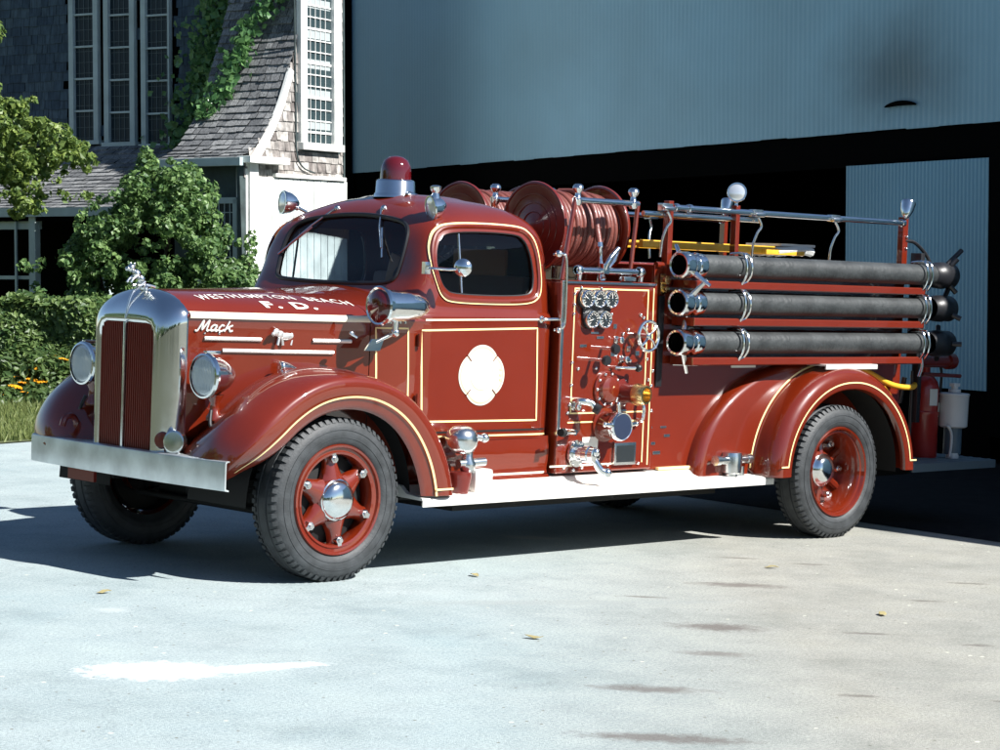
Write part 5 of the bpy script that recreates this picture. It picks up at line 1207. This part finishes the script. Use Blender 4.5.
# right-hand gable wall (plane u = 0)
bm = nb(); tmp = nb(); rs = random.Random(11)
def roof_w(z):
    for a, b in zip(PR, PR[1:]):
        if a.z <= z <= b.z: return a.y+(b.y-a.y)*(z-a.z)/(b.z-a.z)
    return PR[0].y if z < PR[0].z else PR[-1].y
z = 6.7
while z > 3.12:
    zb_ = z-.135; w0 = roof_w(max(3.35, (z+zb_)/2))+.03; u = w0-rs.uniform(0, .1)
    while u < 2.40:
        wd = rs.uniform(.08, .2); a, b = max(u, w0), min(u+wd-.006, 2.40); th = rs.uniform(.012, .024); dz = rs.uniform(-.008, .012)
        if b-a > .015 and not (1.25 < (a+b)/2 < 2.29 and z > 3.50):
            q = [bm.verts.new(p) for p in ((.004, a, z+.01), (.004, b, z+.01), (th, b, zb_+dz), (th, a, zb_+dz), (0, a, zb_+dz), (0, b, zb_+dz))]
            bm.faces.new((q[0], q[3], q[2], q[1])); bm.faces.new((q[3], q[4], q[5], q[2]))
        u += wd
    z = zb_
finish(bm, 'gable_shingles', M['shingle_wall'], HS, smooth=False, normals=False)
bm = nb(); prism(bm, [(-.05, p.y+.05, p.z-.02) for p in PR]+[(-.05, 2.4, 6.7), (-.05, 2.4, -.5), (-.05, 0, -.5)], (.05, 0, 0)); box(bm, (-.6, 2.42, 3.1), (1.25, .04, 7.2)); finish(bm, 'gable_core', M['boards_dark'], HS, smooth=False)
# white curved barge board
bm = nb(); rows = []
for p in catmull([Vector((0, .10, 3.36)), Vector((0, .42, 3.68)), Vector((0, .72, 4.08)), Vector((0, .96, 4.52)), Vector((0, 1.0, 4.60))], 6): rows.append(p)
R2 = []
for i, p in enumerate(rows):
    a = rows[max(0, i-1)]; b = rows[min(len(rows)-1, i+1)]; t = (b-a).normalized(); n = Vector((0, t.z, -t.y)); wd = .13-.03*i/len(rows)
    R2.append([Vector((0.0, p.y, p.z)), Vector((.045, p.y, p.z)), Vector((.045, p.y, p.z))+n*wd, Vector((0.0, p.y, p.z))+n*wd])
grid(bm, R2, closed_u=True, cap=True); finish(bm, 'barge_board', M['trimwhite'], HS, smooth=False)
# gable window with its white frame
wf = nb(); wy0, wy1, wz0, wz1 = 1.25, 2.28, 3.50, 7.0
box(wf, (.03, wy0+.07, (wz0+wz1)/2), (.08, .16, wz1-wz0)); box(wf, (.03, wy1-.08, (wz0+wz1)/2), (.08, .20, wz1-wz0)); box(wf, (.045, (wy0+wy1)/2, wz0+.045), (.13, wy1-wy0+.04, .10)); WFR = finish(wf, 'window', M['trimwhite'], HS, smooth=False, bevel=.006)
bm = nb(); box(bm, (.0, (wy0+wy1)/2, (wz0+wz1)/2), (.012, .8, wz1-wz0)); finish(bm, 'window_pane', mat('old_window_glass', (.03, .05, .055), .25, spec=.5), WFR, smooth=False)
bm = nb()
z = wz0+.25
k = 0
while z < wz1:
    box(bm, (.018, (wy0+wy1)/2-.02, z), (.014, .68, .03 if k % 3 == 0 else .014)); 
    z += .16; k += 1
for y in (1.55, 1.68, 1.81, 1.94): box(bm, (.016, y, (wz0+wz1)/2), (.010, .008, wz1-wz0))
finish(bm, 'muntins', M['trimwhite'], WFR, smooth=False)
bm = nb(); k = 0
z = wz0+.36
while z < wz1: box(bm, (.008, (wy0+wy1)/2-.02, z), (.004, .66, .13)); z += .42
finish(bm, 'white_curtain', mat('white_curtain', (.34, .38, .38), .9), WFR, smooth=False)
bm = nb(); tube(bm, catmull([(.03, 1.12, 6.8), (.03, 1.14, 5.2), (.03, 1.16, 4.0), (.035, 1.17, 3.45), (.05, 1.3, 3.25), (.05, 1.6, 3.18)], 6), .012, 6); finish(bm, 'cable_pipe', M['boards_dark'], HS)
# boarded lower wall, lit side; eaves and corner board
bm = nb(); y = .20
while y < 2.39:
    wd = .175; box(bm, (.02, y+wd/2, 1.27), (.03+random.uniform(0, .006), wd-.012, 3.62+random.uniform(-.01, .01))); y += wd
finish(bm, 'white_boards', M['boards'], HS, smooth=False)
bm = nb(); box(bm, (.03, .09, 1.38), (.07, .2, 3.76)); box(bm, (-.06, -.02, 1.38), (.16, .04, 3.76)); finish(bm, 'corner_board', M['trimwhite'], HS, smooth=False, bevel=.005)
bm = nb(); box(bm, (.09, .28, 3.30), (.22, .95, .09)); box(bm, (.045, 1.5, 3.115), (.06, 1.8, .05)); finish(bm, 'string_course', M['trimwhite'], HS, smooth=False, bevel=.005)
bm = nb(); box(bm, (-.62, -.22, 3.27), (1.40, .10, .11)); finish(bm, 'eaves_board', M['trimteal'], HS, smooth=False, bevel=.005)
bm = nb(); box(bm, (-.62, -.005, 1.38), (1.1, .05, 3.76)); finish(bm, 'front_boards', M['boards_dark'], HS, smooth=False)
bm = nb(); 
for u in (-.72, -.14): box(bm, (u, -.05, 2.0), (.07, .06, 1.55))
for z in (2.76, 1.24): box(bm, (-.43, -.05, z), (.62, .06, .08))
wf2 = finish(bm, 'window', M['trimteal'], HS, smooth=False)
bm = nb(); box(bm, (-.43, -.035, 2.0), (.52, .012, 1.5)); finish(bm, 'window_pane', M['winglass'], wf2, smooth=False)
bm = nb()
for u in (-.6, -.51, -.42, -.33, -.24): box(bm, (u, -.046, 2.0), (.01, .012, 1.5))
for k in range(7): box(bm, (-.43, -.0465, 1.4+.2*k), (.52, .010, .012))
finish(bm, 'muntins', M['trimteal'], wf2, smooth=False)
# lean-to roof and porch at the left
bm = nb(); L_ = Vector((0, 2.25, .98)); LL = L_.length; d_ = L_.normalized()
def Plean(s): p = Vector((0, 1.66, 3.66))-d_*s; sag = .10*sin(min(1, s/LL)*PI); return p.y, p.z-sag, -d_.z, d_.y
shingle_field(bm, Plean, -7.5, -1.22, [LL*k/17 for k in range(18)], .15, thick=.016); finish(bm, 'porch_roof_shingles', M['shingle_roof'], HS, smooth=False, normals=False)
bm = nb(); prism(bm, [(-7.5, 1.7, 3.5), (-7.5, -.58, 2.58), (-7.5, -.58, 2.50), (-7.5, 1.7, 3.2)], (6.28, 0, 0)); finish(bm, 'porch_roof_deck', M['interior'], HS, smooth=False)
bm = nb(); box(bm, (-4.4, -.64, 2.62), (6.3, .05, .12)); finish(bm, 'porch_fascia', M['trimteal'], HS, smooth=False)
for u, wd in ((-3.17, .11), (-3.5, .03), (-4.3, .11), (-1.9, .11)):
    bm = nb(); box(bm, (u, -.55, 1.1), (wd, wd, 3.0)); finish(bm, 'porch_post', M['trimteal'], HS, smooth=False)
bm = nb(); box(bm, (-3.7, -.5, 1.72), (.9, .04, .05)); finish(bm, 'porch_rail', M['trimteal'], HS, smooth=False); bm = nb(); box(bm, (-3.7, -.5, 2.45), (1.2, .05, .12)); finish(bm, 'porch_beam', M['trimteal'], HS, smooth=False)
bm = nb(); box(bm, (-4.2, 1.1, 1.2), (6.2, .1, 4.0)); finish(bm, 'porch_back_wall', M['interior'], HS, smooth=False)

# ================================================================== PLANTS
def leaves(name, P, N, size, m, parent=None, elong=1.5, jit=.35, up=.35):
    """P: leaf centres (n,3); N: outward directions (n,3); folded four-sided leaves built as one mesh"""
    P = np.asarray(P, float); n = len(P); N = np.asarray(N, float)
    d = N+rng.normal(0, .6, (n, 3)); d[:, 2] += up; d /= np.linalg.norm(d, axis=1)[:, None]
    a = rng.normal(0, 1, (n, 3)); a[:, 2] -= .6; u = a-(a*d).sum(1)[:, None]*d; u /= np.linalg.norm(u, axis=1)[:, None]; v = np.cross(d, u)
    s = size*(1+rng.uniform(-jit, jit, n))[:, None]
    v0 = P-u*s*elong*.5; v1 = P+v*s*.5+d*s*.12; v2 = P+u*s*elong*.5; v3 = P-v*s*.5+d*s*.12
    V = np.stack([v0, v1, v2, v3], 1).reshape(-1, 3); i = np.arange(n)*4
    F = np.concatenate([np.stack([i, i+1, i+2], 1), np.stack([i, i+2, i+3], 1)])
    me = bpy.data.meshes.new(name); me.from_pydata(V.tolist(), [], F.tolist()); me.materials.append(m)
    o = bpy.data.objects.new(name, me); return link(o, parent)
def blob(c, r, n, shell=.55):
    d = rng.normal(0, 1, (n, 3)); d /= np.linalg.norm(d, axis=1)[:, None]; q = (shell+(1-shell)*rng.uniform(0, 1, n)**.6)[:, None]
    return np.array(c)+d*q*np.array(r), d
M['hedge'] = leafmat('hedge_leaves', (.05, .11, .035), (.20, .29, .09)); M['vine'] = leafmat('vine_leaves', (.055, .13, .045), (.23, .36, .12))
M['ivy'] = leafmat('ivy_leaves', (.06, .16, .06), (.19, .36, .13), .3); M['treeleaf'] = leafmat('tree_leaves', (.08, .15, .04), (.26, .34, .08)); M['bark'] = mat('bark', (.06, .045, .035), .9, bump=.5, bscale=20)
M['flowerleaf'] = leafmat('flower_foliage', (.05, .10, .03), (.13, .20, .06))
# hedge: clumped, uneven top
hx0, hx1, hd0, hd1 = -8.6, -2.9, 27.2, 28.3
n = 46000; xs = rng.uniform(hx0, hx1, n); hs = rng.uniform(0, 1, n); side_ = rng.uniform(0, 1, n)
top_h = 1.22+.05*np.sin(xs*3.1)+.04*np.sin(xs*7.3+1)+.03*rng.normal(0, 1, n)
P_, N_ = [], []
for x, h, sd_, th in zip(xs, hs, side_, top_h):
    bulge = .10*math.sin(x*5+h*6)+.07*math.sin(x*11-h*9)
    if sd_ < .30: d = rng.uniform(hd0, hd1); z = th-abs(rng.normal(0, .05)); nn = UB
    else: d = hd0+bulge*.6+abs(rng.normal(0, .10)); z = th*h**.9; nn = -HF+UB*.3
    P_.append(gw(x, d, z)); N_.append(nn)
hp = empty('hedge', gw(-5.5, 27.7)); tag(hp, 'clipped green hedge along the lawn left of the fire engine', 'hedge')
bpy.context.view_layer.update(); off = np.array(hp.location)
leaves('foliage', np.array(P_)-off, N_, .055, M['hedge'], hp)
bm = nb(); c0 = [gw(x, d, z)-hp.location for x in (hx0, hx1) for d in (hd0+.22, hd1) for z in (0, 1.08)]
V = [bm.verts.new(c) for c in c0]
for q in ((0, 1, 3, 2), (4, 6, 7, 5), (0, 4, 5, 1), (2, 3, 7, 6), (1, 5, 7, 3), (0, 2, 6, 4)): bm.faces.new([V[i] for i in q])
finish(bm, 'inner_twigs', M['bark'], hp, smooth=False)
# climbing shrub in front of the house
def shrub(name, label, cat, base, blobs, leaf, m, trunk=None, elong=1.4, dens=1.0):
    o = empty(name, base); tag(o, label, cat); PP, NN = [], []
    for (x, d, z, rx, rd, rz, n_) in blobs:
        c = gw(x, d, z-.0377*-x*0)-base; p, dd_ = blob((0, 0, 0), (1, 1, 1), int(n_*dens)); R_ = np.array([np.array(RB)*rx, np.array(HF)*rd, np.array(UB)*rz]); PP.append(p @ R_+np.array(c)); NN.append(dd_ @ np.array([RB, HF, UB]))
    leaves('crown', np.concatenate(PP), np.concatenate(NN), leaf, m, o, elong)
    if trunk:
        bm = nb()
        for pts, r in trunk:
            pts = [gw(*p)-base for p in pts]; pp = catmull(pts, 4); tube(bm, pp, r, 7, rr=[r*(1-.75*i/(len(pp)-1)) for i in range(len(pp))])
        finish(bm, 'trunk', M['bark'], o)
    return o
B_ = []
rs = random.Random(4)
def spray(n, xr, zr, dr, r, cnt, test=lambda x, z: True):
    out = []
    while len(out) < n:
        x, z = rs.uniform(*xr), rs.uniform(*zr)
        if test(x, z): q = r*rs.uniform(.6, 1.3); out.append((x, rs.uniform(*dr), z, q, q*.8, q*.8, int(cnt*rs.uniform(.7, 1.2))))
    return out
inside = lambda x, z: z < 3.0-(1.35 if x > -4.35 else .80)*abs(x+4.35)**1.1-(.15 if x < -5.2 else 0)+.16*sin(x*9)+.1*sin(x*23) and z > .8 and (sin(x*4.1+z*2.3)+sin(z*5.3-x*2.9)+sin(x*9.7+z*7.9)*.6) > -1.15
B_ = spray(150, (-5.9, -3.15), (1.0, 3.05), (28.3, 29.2), .17, 190, inside)+spray(230, (-6.2, -3.0), (.9, 3.3), (28.1, 29.2), .08, 22, lambda x, z: inside(x, z-.22))
B_ += [(-4.15, 29.0, 2.85, .22, .2, .25, 300), (-3.95, 29.0, 2.65, .25, .2, .25, 300), (-4.4, 28.9, 2.75, .25, .2, .22, 320), (-3.32, 28.8, 1.5, .16, .2, .35, 240), (-3.27, 28.8, 2.0, .09, .12, .25, 110)]
shrub('climbing_vine', 'large leafy vine covering the porch of the shingle house', 'vine', gw(-4.4, 28.8), B_, .052, M['vine'], [([(-4.4, 28.9, 0), (-4.5, 28.9, 1.2), (-4.2, 28.9, 2.6)], .05), ([(-4.9, 28.9, 0), (-5.1, 28.9, 1.1), (-5.3, 28.9, 1.9)], .035), ([(-3.5, 28.8, 0), (-3.4, 28.8, 1.2), (-3.25, 28.8, 1.9)], .03)])
# ivy climbing the shaded wall: strand one and strand two
def ivy(label, path, rad, cnt, size):
    pts = catmull([Vector((u, w_, z)) for u, w_, z in path], 6); b0 = HS.matrix_world @ Vector((path[0][0], path[0][1], 0)); o = empty('ivy', b0); tag(o, label, 'ivy', None); PP = []; NN = []
    hm = HS.matrix_world; nrm = -(hm.to_3x3() @ Vector((0, 1, 0)))
    for i, p in enumerate(pts):
        r = rad*(.55+.6*abs(sin(i*1.05))+.25*rs.random())
        for _ in range(cnt):
            q = p+Vector((rs.gauss(0, r*.5), -abs(rs.gauss(0, .07)), rs.gauss(0, r*.5))); PP.append(hm @ q-b0); NN.append(nrm)
    leaves('foliage', np.array([list(p) for p in PP]), np.array([list(v) for v in NN]), size, M['ivy'], o, 1.2, up=-.1)
    bm = nb(); tube(bm, [hm @ p-b0 for p in pts], .02, 6); finish(bm, 'stem', M['bark'], o)
ivy('dense column of ivy climbing the shaded wall beside the swept roof', [(-2.15, 1.60, 3.3), (-2.05, 1.60, 3.75), (-1.75, 1.6, 4.2), (-1.72, 1.6, 4.7), (-1.5, 1.6, 5.15), (-1.42, 1.6, 5.7), (-1.2, 1.6, 6.3)], .42, 60, .095)
ivy('thin broken strand of ivy on the edge of the swept roof', [(-1.15, .62, 4.0), (-1.0, .78, 4.25), (-.82, .90, 4.55), (-.78, 1.03, 4.85), (-.72, 1.15, 5.15), (-.5, 1.28, 5.5), (-.25, 1.42, 5.85), (-.1, 1.5, 6.1)], .17, 17, .085)
# tree branch at the left edge
B_ = spray(95, (-6.3, -5.05), (2.7, 3.75), (26.2, 27.4), .11, 62, lambda x, z: z < 3.75-.5*(x+6.3)**1.3 and z > 2.6+.25*(x+6.2) and not (x > -5.5 and z < 2.95))
B_ += spray(40, (-6.6, -5.6), (2.3, 3.0), (26.4, 27.2), .11, 45)+spray(60, (-6.3, -5.0), (2.5, 3.9), (26.2, 27.4), .07, 14, lambda x, z: z < 3.9-.5*(x+6.3)**1.3)
B_ += spray(14, (-8.2, -6.4), (2.4, 4.6), (26, 27.5), .4, 350)
shrub('garden_tree', 'light green young tree reaching in at the left edge above the hedge', 'tree', gw(-7.3, 26.6), B_, .058, M['treeleaf'], [([(-7.3, 26.6, 0), (-7.25, 26.6, 1.4), (-7.0, 26.7, 2.6), (-6.6, 26.7, 3.6)], .10), ([(-7.1, 26.6, 2.2), (-6.5, 26.7, 2.9), (-5.9, 26.8, 3.05), (-5.2, 26.8, 3.15)], .04), ([(-7.0, 26.6, 2.5), (-6.2, 26.7, 3.3), (-5.7, 26.8, 3.4)], .035)])
# flowers
fl = [(58, 374), (33, 385), (14, 394), (23, 400), (32, 396), (41, 397), (14, 402), (28, 408), (2, 414)]
FLW = [(-5.16, 26.2, .72), (-5.43, 26.1, .60), (-5.64, 26.0, .50), (-5.55, 25.9, .44), (-5.45, 26.0, .48), (-5.34, 25.95, .46), (-5.6, 25.8, .40), (-5.47, 25.7, .34), (-5.75, 25.6, .30), (-5.85, 25.9, .45)]
o0 = empty('marigold'); tag(o0, 'orange yellow marigold in front of the hedge at the left', 'flower', 'marigolds in front of the hedge')
bm = nb()
for k in range(22):
    a = k*2.4; r = .012+.0022*k; box(bm, (r*cos(a), r*sin(a), .02-.0006*k), (.03, .018, .010), Matrix.Rotation(a, 3, 'Z'))
finish(bm, 'petals', mat('orange_petals', (.85, .38, .01), .6), o0, smooth=False); bm = nb(); tube(bm, [(0, 0, .01), (.01, 0, -.15), (-.01, .01, -.40)], .006, 5); finish(bm, 'stem', M['flowerleaf'], o0)
for i, (x, d, z) in enumerate(FLW):
    o = o0 if i == 0 else o0.copy()
    if i:
        COL.objects.link(o)
        for ch in [c for c in bpy.data.objects if c.parent == o0]: c = ch.copy(); COL.objects.link(c); c.parent = o
    o.location = gw(x, d, z-.13); s_ = random.uniform(.8, 1.35); o.scale = (s_, s_, 1); o.rotation_euler = (random.uniform(-.2, .2), random.uniform(-.2, .2), random.uniform(0, 6))
PP = []; NN = []
for (x, d, h, rr_, n_) in [(-5.9, 26.2, .42, .5, 1500), (-5.4, 26.3, .45, .45, 1500), (-5.0, 26.5, .5, .4, 1200), (-5.2, 25.8, .2, .5, 800), (-5.9, 25.6, .2, .5, 900), (-6.6, 26, .4, .6, 1500), (-4.5, 26.6, .3, .4, 600)]:
    p, dd_ = blob((0, 0, 0), (rr_, rr_, h), n_, .3); c = gw(x, d, h*.6); p = p+np.array(c); p[:, 2] = np.maximum(p[:, 2], .02); PP.append(p); NN.append(dd_)
bp_ = leaves('flower_bed_foliage', np.concatenate(PP), np.concatenate(NN), .05, M['flowerleaf'], None, 2.2); tag(bp_, 'low leafy plants of the flower bed in front of the hedge', kind='stuff')
# grass
n = 52000; xs = rng.uniform(-9, -3.0, n); ds = 20.6+rng.uniform(0, 1, n)**1.4*7.0
ok = ds > 20.9+np.maximum(0, xs+5.4)*1.15+.25*np.sin(xs*4)*.4+rng.normal(0, .10, n); xs, ds = xs[ok], ds[ok]; n = len(xs)
base = np.array([list(gw(x, d)) for x, d in zip(xs, ds)]); hgt = (.05+.07*rng.uniform(0, 1, n)+.12*(ds > 24.5)*rng.uniform(0, 1, n))[:, None]
an = rng.uniform(0, 2*PI, n); w_ = np.stack([np.cos(an), np.sin(an), 0*an], 1)*.010; lean = np.stack([rng.normal(0, .35, n), rng.normal(0, .35, n), np.ones(n)], 1)*hgt
V = np.stack([base-w_, base+w_, base+lean*.6+w_*.7, base+lean], 1).reshape(-1, 3); i = np.arange(n)*4
me = bpy.data.meshes.new('grass'); me.from_pydata(V.tolist(), [], np.concatenate([np.stack([i, i+1, i+2], 1), np.stack([i, i+2, i+3], 1)]).tolist()); me.materials.append(leafmat('grass_blades', (.10, .15, .04), (.26, .30, .10), .6))
tag(link(bpy.data.objects.new('grass', me)), 'sunlit rough grass between the drive and the hedge', kind='stuff')

# wood on the other side of the road, behind the camera: dark band that the paint and the chrome mirror
PP = []; NN = []
for k in range(150):
    a = rng.uniform(0, 1); x = -34+62*a; d = -24-8*math.sin(a*PI)+rng.uniform(-3, 3)
    if k % 4 == 0: x, d = -27+rng.uniform(-3, 3), rng.uniform(-22, 22)
    r_ = rng.uniform(1.4, 2.8); c = gw(x, d, rng.uniform(.8, 6.8)); p, dd_ = blob((0, 0, 0), (r_, r_, r_*.8), 170, .5); p = p+np.array(c); PP.append(p); NN.append(dd_)
tag(leaves('far_wood', np.concatenate(PP), np.concatenate(NN), .62, M['hedge'], None, 1.3), 'band of dark trees across the road', kind='stuff')
# a few fallen leaves on the drive
for i, (px_, py_) in enumerate(((-1.42, -.75), (.9, -1.3), (2.9, -2.0), (1.9, -3.6), (-.4, -3.1), (-1.75, .1))):
    bm = nb(); o_ = [(-.045, 0), (-.02, .018), (.01, .024), (.035, .012), (.055, 0), (.035, -.014), (.01, -.022), (-.02, -.016)]
    A = [bm.verts.new((x, y, .012+.006*sin(i+x*60))) for x, y in o_]; B = [bm.verts.new((x, y, .0145+.006*sin(i+x*60))) for x, y in o_]; bm.faces.new(A[::-1]); bm.faces.new(B)
    for k in range(8): bm.faces.new((A[k], A[(k+1) % 8], B[(k+1) % 8], B[k]))
    o = finish(bm, 'fallen_leaf', mat('dry_leaf', (.33, .28, .13), .8) if i == 0 else bpy.data.materials['dry_leaf'], smooth=False); o.location = (px_, py_, 0); o.rotation_euler = (0, 0, i*1.3)
    tag(o, 'small dry yellowish leaf lying on the pale drive', 'leaf', 'fallen leaves scattered on the drive')
